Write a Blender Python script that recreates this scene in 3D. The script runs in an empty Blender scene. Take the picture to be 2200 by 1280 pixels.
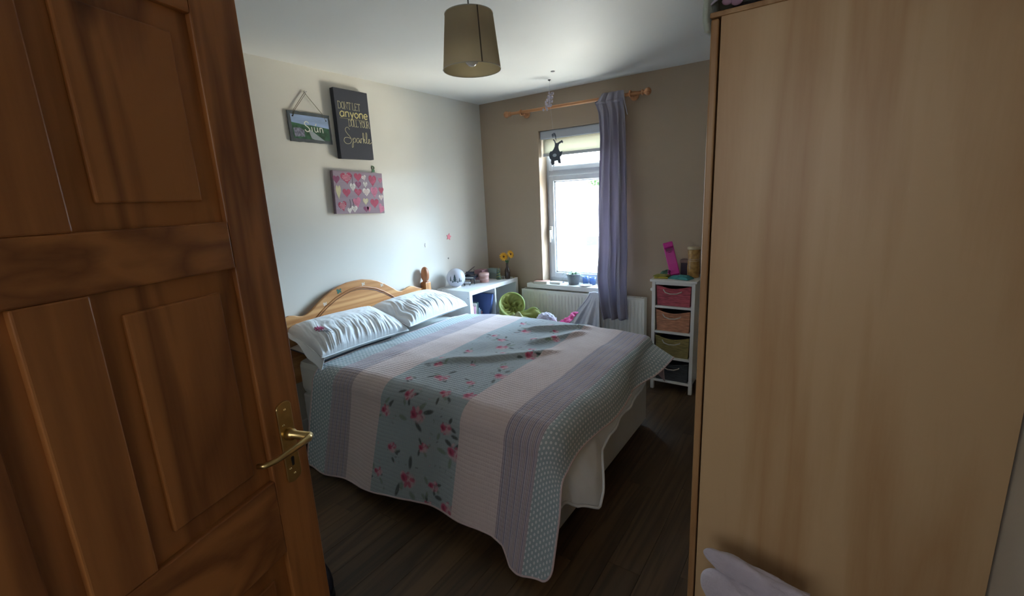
import bpy, bmesh, math, random
from mathutils import Vector, Matrix, noise
import numpy as np
random.seed(7)
PI = math.pi
S = bpy.context.scene
COL = S.collection

# ------------------------------------------------------------------ camera
cam_d = bpy.data.cameras.new('camera'); cam = bpy.data.objects.new('camera', cam_d); COL.objects.link(cam)
yaw, pitch, roll = 0.6065042, 0.2169455, -0.0490971
fw = Vector((-math.sin(yaw)*math.cos(pitch), math.cos(yaw)*math.cos(pitch), -math.sin(pitch)))
rt = Vector((math.cos(yaw), math.sin(yaw), 0)); up = rt.cross(fw)
r2 = math.cos(roll)*rt + math.sin(roll)*up
u2 = -math.sin(roll)*rt + math.cos(roll)*up
M = Matrix((r2, u2, -fw)).transposed().to_4x4()
M.translation = Vector((2.89340, -3.77007, 1.54862))
cam.matrix_world = M
cam_d.sensor_fit = 'HORIZONTAL'; cam_d.sensor_width = 36; cam_d.lens = 0.44347215*36
cam_d.clip_start = 0.02; cam_d.clip_end = 300
S.camera = cam

# ------------------------------------------------------------------ world, sun, daylight
W = bpy.data.worlds.new('sky'); S.world = W; W.use_nodes = True
nt = W.node_tree; nt.nodes.clear()
o_ = nt.nodes.new('ShaderNodeOutputWorld'); bg = nt.nodes.new('ShaderNodeBackground')
tc = nt.nodes.new('ShaderNodeTexCoord'); sx = nt.nodes.new('ShaderNodeSeparateXYZ'); cr = nt.nodes.new('ShaderNodeValToRGB')
nt.links.new(tc.outputs['Generated'], sx.inputs[0]); nt.links.new(sx.outputs['Z'], cr.inputs[0])
cr.color_ramp.elements[0].position = 0.0; cr.color_ramp.elements[0].color = (0.86, 0.94, 1.0, 1)
cr.color_ramp.elements[1].position = 0.6; cr.color_ramp.elements[1].color = (0.50, 0.74, 1.0, 1)
nt.links.new(cr.outputs[0], bg.inputs['Color']); bg.inputs['Strength'].default_value = 11.0
nt.links.new(bg.outputs[0], o_.inputs['Surface'])

def lamp(name, kind, loc, target, energy, color=(1, 1, 1), size=(1, 1), portal=False):
    d = bpy.data.lights.new(name, kind); d.energy = energy; d.color = color
    if kind == 'AREA':
        d.shape = 'RECTANGLE'; d.size, d.size_y = size
        if portal: d.cycles.is_portal = True
    o = bpy.data.objects.new(name, d); COL.objects.link(o)
    o.location = loc
    o.rotation_euler = (Vector(target)-Vector(loc)).to_track_quat('-Z', 'Y').to_euler()
    return o
sun = lamp('sun', 'SUN', (0, -10, 20), (-4, 2.5, 0), 26.0, (1.0, 0.94, 0.84)); sun.data.angle = 0.01
lamp('window_portal', 'AREA', (1.035, 0.28, 1.42), (1.035, -1, 1.42), 1.0, size=(0.80, 1.42), portal=True)
# sunlight thrown back up from the bright ground under the window
lamp('ground_bounce', 'AREA', (0.9, 2.3, -1.3), (1.1, -0.6, 2.3), 400.0, (1.0, 0.95, 0.80), size=(4.2, 2.6))
# open sky high above the houses
lamp('sky_light', 'AREA', (3.3, 4.6, 3.3), (0.2, -1.5, 0.9), 1280.0, (0.52, 0.77, 1.0), size=(3.4, 2.4))
# sun flashing off something bright low outside to the right
lamp('sun_glint', 'AREA', (2.7, 3.0, -0.1), (0.2, -1.2, 2.3), 74.0, (1.0, 0.90, 0.66), size=(0.7, 0.7))
# unseen fill lamp added on the landing to brighten the wardrobe side
lamp('landing_fill', 'AREA', (2.6, -5.15, 1.7), (2.7, -2.0, 1.2), 4.8, (0.96, 0.97, 1.0), size=(0.9, 1.0))
S.view_settings.view_transform = 'Standard'; S.view_settings.look = 'None'
S.view_settings.gamma = 1.0; S.view_settings.use_curve_mapping = False
S.view_settings.exposure = 1.0
S.cycles.max_bounces = 12; S.cycles.diffuse_bounces = 8; S.cycles.transparent_max_bounces = 16

# ------------------------------------------------------------------ materials
def lin(c):
    return tuple(((x/255.0)/12.92 if x <= 10 else (((x/255.0)+0.055)/1.055)**2.4) for x in c)
MATS = {}
def pm(name, col, rough=0.6, metal=0.0, var=0.0, vscale=6.0, bump=0.0, bscale=120.0, sheen=0.0, spec=0.5, trans=0.0, stretch=None, col2=None):
    if name in MATS: return MATS[name]
    m = bpy.data.materials.new(name); m.use_nodes = True; n = m.node_tree; b = n.nodes['Principled BSDF']
    b.inputs['Base Color'].default_value = (*col, 1); b.inputs['Roughness'].default_value = rough
    b.inputs['Metallic'].default_value = metal; b.inputs['Specular IOR Level'].default_value = spec
    if sheen: b.inputs['Sheen Weight'].default_value = sheen
    t = n.nodes.new('ShaderNodeTexCoord'); mp = n.nodes.new('ShaderNodeMapping'); n.links.new(t.outputs['Object'], mp.inputs[0])
    if stretch: mp.inputs['Scale'].default_value = stretch
    if var or col2:
        nz = n.nodes.new('ShaderNodeTexNoise'); nz.inputs['Scale'].default_value = vscale; nz.inputs['Detail'].default_value = 5
        n.links.new(mp.outputs[0], nz.inputs['Vector'])
        r = n.nodes.new('ShaderNodeValToRGB'); n.links.new(nz.outputs['Fac'], r.inputs[0])
        a = tuple(max(0, c*(1-var)) for c in col); z = col2 or tuple(min(1, c*(1+var)) for c in col)
        r.color_ramp.elements[0].position = 0.3; r.color_ramp.elements[1].position = 0.7
        r.color_ramp.elements[0].color = (*a, 1); r.color_ramp.elements[1].color = (*z, 1)
        n.links.new(r.outputs[0], b.inputs['Base Color'])
    if bump:
        nb = n.nodes.new('ShaderNodeTexNoise'); nb.inputs['Scale'].default_value = bscale; nb.inputs['Detail'].default_value = 4
        n.links.new(mp.outputs[0], nb.inputs['Vector'])
        bp = n.nodes.new('ShaderNodeBump'); bp.inputs['Strength'].default_value = bump; bp.inputs['Distance'].default_value = 0.004
        n.links.new(nb.outputs['Fac'], bp.inputs['Height']); n.links.new(bp.outputs[0], b.inputs['Normal'])
    if trans:
        out = n.nodes['Material Output']; tr = n.nodes.new('ShaderNodeBsdfTranslucent'); tr.inputs[0].default_value = (*col, 1)
        mx = n.nodes.new('ShaderNodeMixShader'); mx.inputs[0].default_value = trans
        n.links.new(b.outputs[0], mx.inputs[1]); n.links.new(tr.outputs[0], mx.inputs[2]); n.links.new(mx.outputs[0], out.inputs['Surface'])
    MATS[name] = m; return m

def wood(name, c1, c2, axis='Z', rings=9.0, rough=0.42, knots=True, rnd=False):
    """grain running along `axis` of the object"""
    if name in MATS: return MATS[name]
    m = bpy.data.materials.new(name); m.use_nodes = True; n = m.node_tree; b = n.nodes['Principled BSDF']
    b.inputs['Roughness'].default_value = rough
    t = n.nodes.new('ShaderNodeTexCoord'); mp = n.nodes.new('ShaderNodeMapping')
    sc = {'X': (0.07, 1, 1), 'Y': (1, 0.07, 1), 'Z': (1, 1, 0.07)}[axis]
    mp.inputs['Scale'].default_value = sc
    n.links.new(t.outputs['Object'], mp.inputs[0])
    vec = mp.outputs[0]
    if rnd:
        oi = n.nodes.new('ShaderNodeObjectInfo'); ad = n.nodes.new('ShaderNodeVectorMath'); ad.operation = 'ADD'
        cx = n.nodes.new('ShaderNodeCombineXYZ'); ml = n.nodes.new('ShaderNodeMath'); ml.operation = 'MULTIPLY'; ml.inputs[1].default_value = 37
        n.links.new(oi.outputs['Random'], ml.inputs[0])
        for i in range(3): n.links.new(ml.outputs[0], cx.inputs[i])
        n.links.new(vec, ad.inputs[0]); n.links.new(cx.outputs[0], ad.inputs[1]); vec = ad.outputs[0]
    nz = n.nodes.new('ShaderNodeTexNoise'); nz.inputs['Scale'].default_value = rings; nz.inputs['Detail'].default_value = 3; nz.inputs['Distortion'].default_value = 0.6
    n.links.new(vec, nz.inputs['Vector'])
    mu = n.nodes.new('ShaderNodeMath'); mu.operation = 'MULTIPLY'; mu.inputs[1].default_value = 11; n.links.new(nz.outputs['Fac'], mu.inputs[0])
    fr = n.nodes.new('ShaderNodeMath'); fr.operation = 'PINGPONG'; fr.inputs[1].default_value = 1.0; n.links.new(mu.outputs[0], fr.inputs[0])
    fine = n.nodes.new('ShaderNodeTexNoise'); fine.inputs['Scale'].default_value = 160; n.links.new(vec, fine.inputs['Vector'])
    mm = n.nodes.new('ShaderNodeMath'); mm.operation = 'MULTIPLY_ADD'; mm.inputs[1].default_value = 0.35; n.links.new(fine.outputs['Fac'], mm.inputs[0]); n.links.new(fr.outputs[0], mm.inputs[2])
    r = n.nodes.new('ShaderNodeValToRGB'); r.color_ramp.elements[0].position = 0.1; r.color_ramp.elements[1].position = 1.15 if False else 1.0
    r.color_ramp.elements[0].color = (*c2, 1); r.color_ramp.elements[1].color = (*c1, 1)
    n.links.new(mm.outputs[0], r.inputs[0])
    outc = r.outputs[0]
    if knots:
        mk = n.nodes.new('ShaderNodeMapping'); mk.inputs['Scale'].default_value = {'X': (1.6, 5, 5), 'Y': (5, 1.6, 5), 'Z': (5, 5, 1.6)}[axis]
        n.links.new(t.outputs['Object'], mk.inputs[0])
        vo = n.nodes.new('ShaderNodeTexVoronoi'); vo.inputs['Scale'].default_value = 1.0; n.links.new(mk.outputs[0], vo.inputs['Vector'])
        kr = n.nodes.new('ShaderNodeValToRGB'); kr.color_ramp.elements[0].position = 0.06; kr.color_ramp.elements[1].position = 0.13
        kr.color_ramp.elements[0].color = (0.22, 0.12, 0.07, 1); kr.color_ramp.elements[1].color = (1, 1, 1, 1)
        n.links.new(vo.outputs['Distance'], kr.inputs[0])
        mx = n.nodes.new('ShaderNodeMix'); mx.data_type = 'RGBA'; mx.blend_type = 'MULTIPLY'; mx.inputs[0].default_value = 1.0
        n.links.new(outc, mx.inputs[6]); n.links.new(kr.outputs[0], mx.inputs[7]); outc = mx.outputs[2]
    if rnd:
        hs = n.nodes.new('ShaderNodeHueSaturation'); ma = n.nodes.new('ShaderNodeMath'); ma.operation = 'MULTIPLY_ADD'; ma.inputs[1].default_value = 0.5; ma.inputs[2].default_value = 0.75
        n.links.new(oi.outputs['Random'], ma.inputs[0]); n.links.new(ma.outputs[0], hs.inputs['Value']); n.links.new(outc, hs.inputs['Color']); outc = hs.outputs[0]
    n.links.new(outc, b.inputs['Base Color'])
    bp = n.nodes.new('ShaderNodeBump'); bp.inputs['Strength'].default_value = 0.12; bp.inputs['Distance'].default_value = 0.002
    n.links.new(fine.outputs['Fac'], bp.inputs['Height']); n.links.new(bp.outputs[0], b.inputs['Normal'])
    MATS[name] = m; return m

def thin_glass(name, tint=(1, 1, 1), gl=0.06):
    m = bpy.data.materials.new(name); m.use_nodes = True; n = m.node_tree; n.nodes.remove(n.nodes['Principled BSDF'])
    out = n.nodes['Material Output']; t = n.nodes.new('ShaderNodeBsdfTransparent'); t.inputs[0].default_value = (*tint, 1)
    g = n.nodes.new('ShaderNodeBsdfGlossy'); g.inputs['Roughness'].default_value = 0.03
    mx = n.nodes.new('ShaderNodeMixShader'); mx.inputs[0].default_value = gl
    n.links.new(t.outputs[0], mx.inputs[1]); n.links.new(g.outputs[0], mx.inputs[2]); n.links.new(mx.outputs[0], out.inputs['Surface'])
    MATS[name] = m; return m

WALLC = pm('cream_wall_paint', (0.70, 0.68, 0.62), 0.75, var=0.02, vscale=2, bump=0.05, bscale=90)
WALLT = pm('mocha_wall_paint', (0.40, 0.31, 0.225), 0.75, var=0.03, vscale=2, bump=0.05, bscale=90)
CEIL = pm('ceiling_paint', (0.72, 0.72, 0.69), 0.55, var=0.02, vscale=2, bump=0.04, bscale=60)
WHITE = pm('white_satin_paint', (0.74, 0.74, 0.72), 0.35, var=0.02, vscale=9)
CREAMP = pm('cream_plaster', (0.74, 0.68, 0.52), 0.7, var=0.02, vscale=5, bump=0.05, bscale=90)
FOIL = pm('white_foil_board', (0.72, 0.73, 0.74), 0.32, var=0.015, vscale=8)
UPVC = pm('white_upvc', (0.62, 0.66, 0.72), 0.3, var=0.01)
RADW = pm('radiator_enamel', (0.80, 0.78, 0.71), 0.3, var=0.015)
PINE = wood('lacquered_pine_upright', lin((196, 140, 86)), lin((150, 92, 48)), 'Z', 7)
PINEY = wood('lacquered_pine_across', lin((214, 162, 106)), lin((176, 118, 66)), 'Y', 6, knots=False)
PINEX = wood('curtain_pole_pine', lin((205, 150, 105)), lin((170, 112, 72)), 'X', 12, knots=False)
WARD = wood('wardrobe_pine_veneer', lin((208, 176, 134)), lin((190, 152, 108)), 'Z', 3.0, knots=False)
WARDX = wood('wardrobe_pine_edge', lin((190, 152, 108)), lin((164, 122, 80)), 'Z', 6, knots=False)
LAM = wood('dark_oak_laminate', lin((92, 70, 46)), lin((62, 46, 30)), 'Y', 9, rough=0.5, knots=False, rnd=True)
BRASS = pm('worn_brass', (0.62, 0.46, 0.20), 0.28, 1.0, var=0.15, vscale=30)
DARK = pm('black_plastic', (0.012, 0.013, 0.016), 0.4, var=0.1)
COTTON = pm('white_cotton', (0.73, 0.76, 0.79), 0.85, var=0.015, vscale=20, bump=0.25, bscale=35, sheen=0.2)
SHEET = pm('cream_sheet_cotton', (0.62, 0.64, 0.62), 0.85, var=0.02, bump=0.15, bscale=60)
DIVAN = pm('divan_fabric', (0.55, 0.54, 0.52), 0.8, var=0.03, bump=0.15, bscale=200)
GLASS = thin_glass('window_glass')

# ------------------------------------------------------------------ mesh building
class MB:
    def __init__(s): s.v = []; s.f = []; s.m = []; s.sm = []; s.cm = 0
    def add(s, vs, fs, smooth=False, T=None):
        b = len(s.v)
        s.v += [tuple(T @ Vector(p)) if T else tuple(p) for p in vs]
        for f in fs: s.f.append(tuple(i+b for i in f)); s.m.append(s.cm); s.sm.append(smooth)
        return s
    def box(s, x0, y0, z0, x1, y1, z1, T=None):
        vs = [(x, y, z) for z in (z0, z1) for y in (y0, y1) for x in (x0, x1)]
        return s.add(vs, [(0, 2, 3, 1), (4, 5, 7, 6), (0, 1, 5, 4), (2, 6, 7, 3), (0, 4, 6, 2), (1, 3, 7, 5)], T=T)
    def tube(s, pts, r, n=8, caps=True, T=None, closed=False):
        pts = [Vector(p) for p in pts]; N = len(pts); rings = []
        ref = None
        for i, p in enumerate(pts):
            a = pts[(i-1) % N] if (i > 0 or closed) else p; c = pts[(i+1) % N] if (i < N-1 or closed) else p
            t = (c-a); t = t.normalized() if t.length > 1e-9 else Vector((0, 0, 1))
            if ref is None:
                ref = Vector((0, 0, 1)) if abs(t.z) < 0.9 else Vector((1, 0, 0))
            e1 = t.cross(ref); e1 = e1.normalized() if e1.length > 1e-6 else t.orthogonal().normalized()
            e2 = e1.cross(t); ref = e2
            rr = r[i] if isinstance(r, (list, tuple)) else r
            rings.append([p+rr*(math.cos(2*PI*k/n)*e1+math.sin(2*PI*k/n)*e2) for k in range(n)])
        vs = [q for g in rings for q in g]; fs = []
        for i in range(N if closed else N-1):
            j = (i+1) % N
            for k in range(n): fs.append((i*n+k, i*n+(k+1) % n, j*n+(k+1) % n, j*n+k))
        if caps and not closed: fs += [tuple(range(n)), tuple((N-1)*n+k for k in reversed(range(n)))]
        return s.add(vs, fs, True, T)
    def lathe(s, prof, c=(0, 0, 0), n=24, T=None, axis='z'):
        vs = []; fs = []
        for (r, z) in prof:
            for k in range(n):
                a = 2*PI*k/n; p = (r*math.cos(a), r*math.sin(a), z)
                if axis == 'x': p = (p[2], p[0], p[1])
                if axis == 'y': p = (p[0], p[2], p[1])
                vs.append((c[0]+p[0], c[1]+p[1], c[2]+p[2]))
        N = len(prof)
        for i in range(N-1):
            for k in range(n): fs.append((i*n+k, i*n+(k+1) % n, (i+1)*n+(k+1) % n, (i+1)*n+k))
        if prof[0][0] > 1e-5: fs.append(tuple(reversed(range(n))))
        if prof[-1][0] > 1e-5: fs.append(tuple((N-1)*n+k for k in range(n)))
        return s.add(vs, fs, True, T)
    def sphere(s, c, r, n=16, m=10, T=None):
        r = r if isinstance(r, (tuple, list)) else (r, r, r)
        vs = []; fs = []
        for i in range(m+1):
            ph = PI*i/m
            for k in range(n):
                th = 2*PI*k/n
                vs.append((c[0]+r[0]*math.sin(ph)*math.cos(th), c[1]+r[1]*math.sin(ph)*math.sin(th), c[2]+r[2]*math.cos(ph)))
        for i in range(m):
            for k in range(n): fs.append((i*n+k, (i+1)*n+k, (i+1)*n+(k+1) % n, i*n+(k+1) % n))
        return s.add(vs, fs, True, T)
    def prism(s, poly, O, U, V, Nn, d, smooth=False):
        """2D polygon in plane O+u*U+v*V extruded by d along Nn"""
        O, U, V, Nn = map(Vector, (O, U, V, Nn)); n = len(poly)
        vs = [O+u*U+v*V for u, v in poly]+[O+u*U+v*V+Nn*d for u, v in poly]
        fs = [tuple(range(n))[::-1], tuple(range(n, 2*n))]+[(i, (i+1) % n, n+(i+1) % n, n+i) for i in range(n)]
        return s.add(vs, fs, smooth)
    def grid(s, fn, nu, nv, smooth=True, T=None):
        vs = [fn(i/nu, j/nv) for j in range(nv+1) for i in range(nu+1)]
        fs = [(j*(nu+1)+i, j*(nu+1)+i+1, (j+1)*(nu+1)+i+1, (j+1)*(nu+1)+i) for j in range(nv) for i in range(nu)]
        return s.add(vs, fs, smooth, T)
    def ribbon(s, pts, w, O, U, V, N, lift=0.0006, thick=0.0008, sub=6, smooth=True):
        P = [Vector((p[0], p[1])) for p in pts]
        s.rc = getattr(s, 'rc', 0)+1; lift += 0.00006*(s.rc % 12)      # strokes overlap like layers of paint
        if smooth and len(P) > 2:
            Q = []
            for i in range(len(P)-1):
                p0 = P[max(i-1, 0)]; p1 = P[i]; p2 = P[i+1]; p3 = P[min(i+2, len(P)-1)]
                for k in range(sub):
                    t = k/sub
                    Q.append(0.5*((2*p1)+(p2-p0)*t+(2*p0-5*p1+4*p2-p3)*t*t+(-p0+3*p1-3*p2+p3)*t**3))
            Q.append(P[-1]); P = Q
        O, U, V, N = map(Vector, (O, U, V, N)); L = []; R = []
        for i, p in enumerate(P):
            t = (P[min(i+1, len(P)-1)]-P[max(i-1, 0)]);
            t = t.normalized() if t.length > 1e-9 else Vector((1, 0))
            nn = Vector((-t.y, t.x))*w/2
            L.append(p+nn); R.append(p-nn)
        to = lambda q, h: O+U*q.x+V*q.y+N*h
        n = len(P); vs = [to(q, lift+thick) for q in L]+[to(q, lift+thick) for q in R]+[to(q, 0) for q in L]+[to(q, 0) for q in R]
        fs = []
        for i in range(n-1):
            fs += [(i, n+i, n+i+1, i+1), (2*n+i, i, i+1, 2*n+i+1), (n+i, 3*n+i, 3*n+i+1, n+i+1)]
        fs += [(0, 2*n, 3*n, n), (n-1, 2*n-1, 4*n-1, 3*n-1)]
        return s.add(vs, fs)
    def build(s, name, mat, parent=None, loc=None, bevel=0, label=None, cat=None, group=None, kind=None, solid=0, sub=0, off=-1):
        org = Vector(loc) if loc else Vector((0, 0, 0))
        base = Vector(WLOC[parent.name]) if parent is not None else Vector((0, 0, 0))
        if parent is not None and not loc: org = base
        me = bpy.data.meshes.new(name)
        me.from_pydata([tuple(Vector(v)-org) for v in s.v], [], s.f)
        mats = mat if isinstance(mat, (list, tuple)) else [mat]
        for m in mats: me.materials.append(m)
        for i, p in enumerate(me.polygons): p.material_index = s.m[i]; p.use_smooth = s.sm[i]
        bm = bmesh.new(); bm.from_mesh(me)
        bmesh.ops.recalc_face_normals(bm, faces=bm.faces)
        if bevel:
            es = [e for e in bm.edges if len(e.link_faces) == 2 and e.calc_face_angle(0) > 0.6]
            bmesh.ops.bevel(bm, geom=es, offset=bevel, segments=2, profile=0.5, affect='EDGES', clamp_overlap=True)
        bm.to_mesh(me); bm.free()
        o = bpy.data.objects.new(name, me); COL.objects.link(o)
        if parent is not None: o.parent = parent; o.location = org-base
        else: o.location = org
        WLOC[o.name] = tuple(org)
        if solid:
            md = o.modifiers.new('thickness', 'SOLIDIFY'); md.thickness = solid; md.offset = off
        if sub:
            md = o.modifiers.new('smooth', 'SUBSURF'); md.levels = sub; md.render_levels = sub
        return tag(o, label, cat, group, kind)
WLOC = {}
def tag(o, label=None, cat=None, group=None, kind=None):
    if label: o['label'] = label
    if cat: o['category'] = cat
    if group: o['group'] = group
    if kind: o['kind'] = kind
    return o
def thing(name, label, cat, loc, group=None, kind=None):
    o = bpy.data.objects.new(name, None); COL.objects.link(o); o.location = loc; o.empty_display_size = 0.05
    WLOC[o.name] = tuple(loc)
    return tag(o, label, cat, group, kind)
def B(*a): return MB().box(*a)
def rotT(c, ax, ang): return Matrix.Translation(c) @ Matrix.Rotation(ang, 4, ax) @ Matrix.Translation(-Vector(c))
def fbm(x, y, z=0.0, o=3): return noise.fractal(Vector((x, y, z)), 1.0, 2.0, o)
def sstep(a, b, x):
    t = min(1, max(0, (x-a)/(b-a))); return t*t*(3-2*t)
def lerp(a, b, t): return a+(b-a)*t
def interp(x, xs, ys): return float(np.interp(x, xs, ys))

# ------------------------------------------------------------------ room shell
H = 2.45; XR = 3.27; YN = -4.15; HALL = -5.3
fl = B(-0.1, HALL, -0.12, XR+0.1, 0.3, -0.012).build('floor', pm('floor_underlay', (0.01, 0.008, 0.006), 0.9, var=0.1), kind='structure')
pl_me = None
pw, plen = 0.14, 1.25
for c in range(24):
    x0 = c*pw; y = HALL-((c*0.47) % 1.0)*plen
    while y < -0.002:
        a = max(y, HALL); b = min(y+plen, -0.002)
        if x0+pw > XR: pass
        if b-a > 0.02:
            if b-a > plen-1e-6 and pl_me is not None:
                o = bpy.data.objects.new('plank', pl_me); COL.objects.link(o); o.parent = fl; o.location = (x0, a, 0)
            else:
                w_ = min(pw, XR-x0)
                mb = B(x0+0.0006, a+0.0006, -0.012, x0+w_-0.0006, b-0.0006, 0.0)
                o = mb.build('plank', LAM, fl, loc=(x0, a, 0), bevel=0.0008)
                if b-a > plen-1e-6 and w_ == pw: pl_me = o.data
        y += plen
B(-0.1, HALL, H, XR+0.1, 0.3, H+0.12).build('ceiling', CEIL, kind='structure')
B(-0.12, HALL, -0.1, 0.0, 0.0, H).build('wall_left', WALLC, kind='structure')
B(XR, HALL, -0.1, XR+0.12, 0.0, H).build('wall_right', WALLC, kind='structure')
# window wall with its opening
wx0, wx1, wz0, wz1 = 0.652, 1.42, 0.725, 2.135
mb = MB(); T_ = 0.3
mb.box(-0.12, 0, -0.1, wx0, T_, H); mb.box(wx1, 0, -0.1, XR+0.12, T_, H)
mb.box(wx0, 0, -0.1, wx1, T_, wz0-0.045); mb.box(wx0, 0, wz1, wx1, T_, H)
mb.build('wall_far', WALLT, kind='structure')
# door wall with opening, and a bare landing behind it
dx0, dx1, dz = 2.19, 2.98, 2.03
mb = MB(); mb.box(0, YN-0.1, -0.1, dx0-0.02, YN, H); mb.box(dx1+0.02, YN-0.1, -0.1, XR, YN, H); mb.box(dx0-0.02, YN-0.1, dz, dx1+0.02, YN, H)
mb.build('wall_near', WALLC, kind='structure')
B(0, HALL-0.1, -0.1, XR, HALL, H).build('wall_landing', WALLC, kind='structure')
mb = MB(); mb.box(dx0-0.09, YN, 0, dx0-0.02, YN+0.015, dz+0.07); mb.box(dx1+0.02, YN, 0, dx1+0.09, YN+0.015, dz+0.07); mb.box(dx0-0.09, YN, dz, dx1+0.09, YN+0.015, dz+0.07)
mb.build('trim_1', PINE, kind='structure', bevel=0.004)
# baseboards
mb = MB(); mb.box(0, YN+0.02, 0, 0.015, -0.015, 0.11); mb.build('baseboard_left', WHITE, kind='structure', bevel=0.003)
mb = MB(); mb.box(0.0, -0.015, 0, XR, 0, 0.11); mb.build('baseboard_far', WHITE, kind='structure', bevel=0.003)
mb = MB(); mb.box(XR-0.015, YN+0.02, 0, XR, -0.015, 0.11); mb.build('baseboard_right', WHITE, kind='structure', bevel=0.003)

# ------------------------------------------------------------------ window
wn = thing('window_1', None, None, ((wx0+wx1)/2, 0.15, wz0), kind='structure')
mb = MB(); mb.box(wx0, -0.001, wz0, wx0+0.006, 0.3, wz1); mb.box(wx1-0.006, -0.001, wz0, wx1, 0.3, wz1); mb.box(wx0, -0.001, wz1-0.006, wx1, 0.3, wz1)
mb.build('reveal_lining', WALLT, wn)
mb = MB(); fo = 0.038; yf0, yf1 = 0.14, 0.205; zt = 1.755
mb.box(wx0, yf0, wz0, wx0+fo, yf1, wz1); mb.box(wx1-fo, yf0, wz0, wx1, yf1, wz1)
mb.box(wx0+fo, yf0, wz0, wx1-fo, yf1, wz0+0.045); mb.box(wx0+fo, yf0, wz1-0.05, wx1-fo, yf1, wz1); mb.box(wx0+fo, yf0, zt-0.03, wx1-fo, yf1, zt+0.03)
mb.build('window_frame', UPVC, wn, bevel=0.004)
def sash(x0, x1, z0, z1, w):
    mb = MB(); a, b = 0.125, 0.185
    mb.box(x0, a, z0, x0+w, b, z1); mb.box(x1-w, a, z0, x1, b, z1); mb.box(x0+w, a, z0, x1-w, b, z0+w); mb.box(x0+w, a, z1-w, x1-w, b, z1)
    sh = mb.build('window_sash', UPVC, wn, bevel=0.005)
    mb = MB(); q = 0.012
    mb.box(x0+w, a+0.02, z0+w, x0+w+q, b-0.02, z1-w); mb.box(x1-w-q, a+0.02, z0+w, x1-w, b-0.02, z1-w)
    mb.box(x0+w, a+0.02, z0+w, x1-w, b-0.02, z0+w+q); mb.box(x0+w, a+0.02, z1-w-q, x1-w, b-0.02, z1-w)
    mb.build('glazing_bead', pm('bead_white', (0.78, 0.80, 0.82), 0.3, var=0.01), sh)
    B(x0+w, 0.152, z0+w, x1-w, 0.158, z1-w).build('pane', GLASS, sh)
    return sh
low = sash(wx0+0.03, wx1-0.03, wz0+0.035, zt-0.022, 0.05)
sash(wx0+0.03, wx1-0.03, zt+0.022, wz1-0.04, 0.042)
mb = MB(); mb.box(wx0+0.038, 0.105, 1.14, wx0+0.062, 0.125, 1.26); mb.tube([(wx0+0.05, 0.112, 1.22), (wx0+0.05, 0.085, 1.22), (wx0+0.05, 0.085, 1.11)], 0.009, 8)
mb.build('window_handle', WHITE, wn, bevel=0.003)
mb = MB(); mb.box(0.512, -0.072, wz0-0.045, 1.50, 0.0, wz0); mb.box(wx0, 0.0, wz0-0.045, wx1, 0.3, wz0)
mb.build('window_sill', WHITE, wn, bevel=0.006)

# roller blind pulled a little way down
bl = thing('roller_blind', 'cream roller blind rolled almost up at the top of the window', 'blind', ((wx0+wx1)/2, 0.07, 2.0))
mb = MB(); mb.box(wx0+0.012, 0.02, 2.055, wx1-0.012, 0.085, 2.127); mb.build('cassette', pm('blind_cassette', (0.42, 0.45, 0.50), 0.5, var=0.02), bl, bevel=0.006)
BLF = pm('blind_fabric', (0.74, 0.72, 0.62), 0.8, var=0.02, trans=0.27)
mb = MB(); mb.grid(lambda a, b: (lerp(wx0+0.02, wx1-0.02, a), 0.06+0.002*math.sin(a*9), lerp(1.93, 2.06, b)), 24, 4); mb.build('blind_fabric', BLF, bl, solid=0.001)
mb = MB(); mb.box(wx0+0.02, 0.053, 1.905, wx1-0.02, 0.067, 1.932); mb.build('bottom_bar', pm('blind_bar', (0.5, 0.52, 0.53), 0.4, var=0.02), bl, bevel=0.003)

# ------------------------------------------------------------------ outside
B(-60, 0.3, -3.1, 40, 70, -3.0).build('ground', pm('sunlit_concrete', (0.40, 0.38, 0.34), 0.9, var=0.15, vscale=0.4), kind='structure')
hs = thing('bungalow', 'pale rendered bungalow outside beyond the window glass', 'house', (-5.0, 13.0, -3.0))
a_ = math.radians(38); hd = Vector((math.cos(a_), math.sin(a_), 0)); hn = Vector((math.sin(a_), -math.cos(a_), 0))
P0 = Vector((-5.2, 12.3, -3.0))
def hb(u0, u1, d0, d1, z0, z1):
    m_ = MB(); vs = [P0+hd*u+hn*d+Vector((0, 0, z)) for z in (z0, z1) for d in (d0, d1) for u in (u0, u1)]
    return m_.add(vs, [(0, 2, 3, 1), (4, 5, 7, 6), (0, 1, 5, 4), (2, 6, 7, 3), (0, 4, 6, 2), (1, 3, 7, 5)])
hb(-3.2, 7, -6, 0, 0, 3.1).build('wall', pm('white_render', (0.8, 0.79, 0.75), 0.9, var=0.03), hs)
m_ = MB(); ov = 0.35
vs = [P0+hd*u+hn*d+Vector((0, 0, z)) for (u, d, z) in [(-3.2-ov, ov, 3.05), (7+ov, ov, 3.05), (7+ov, -6-ov, 3.05), (-3.2-ov, -6-ov, 3.05), (-3.2-ov, -3, 4.9), (7+ov, -3, 4.9)]]
m_.add(vs, [(0, 1, 5, 4), (2, 3, 4, 5), (0, 4, 3), (1, 2, 5), (0, 3, 2, 1)]); m_.build('roof', pm('grey_slate', (0.30, 0.30, 0.31), 0.8, var=0.15, vscale=3), hs)
HWF = pm('house_window_frame', (0.7, 0.7, 0.7), 0.5, var=0.02); HWG = pm('house_window_pane', (0.03, 0.05, 0.06), 0.15, var=0.05)
for u in (0.45, 3.6):
    f_ = hb(u, u+1.0, -0.02, 0.05, 2.1, 3.0).build('window', HWF, hs)
    for k in (0, 1): hb(u+0.06+0.46*k, u+0.48+0.46*k, 0.03, 0.06, 2.18, 2.92).build('pane', HWG, f_)
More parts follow.
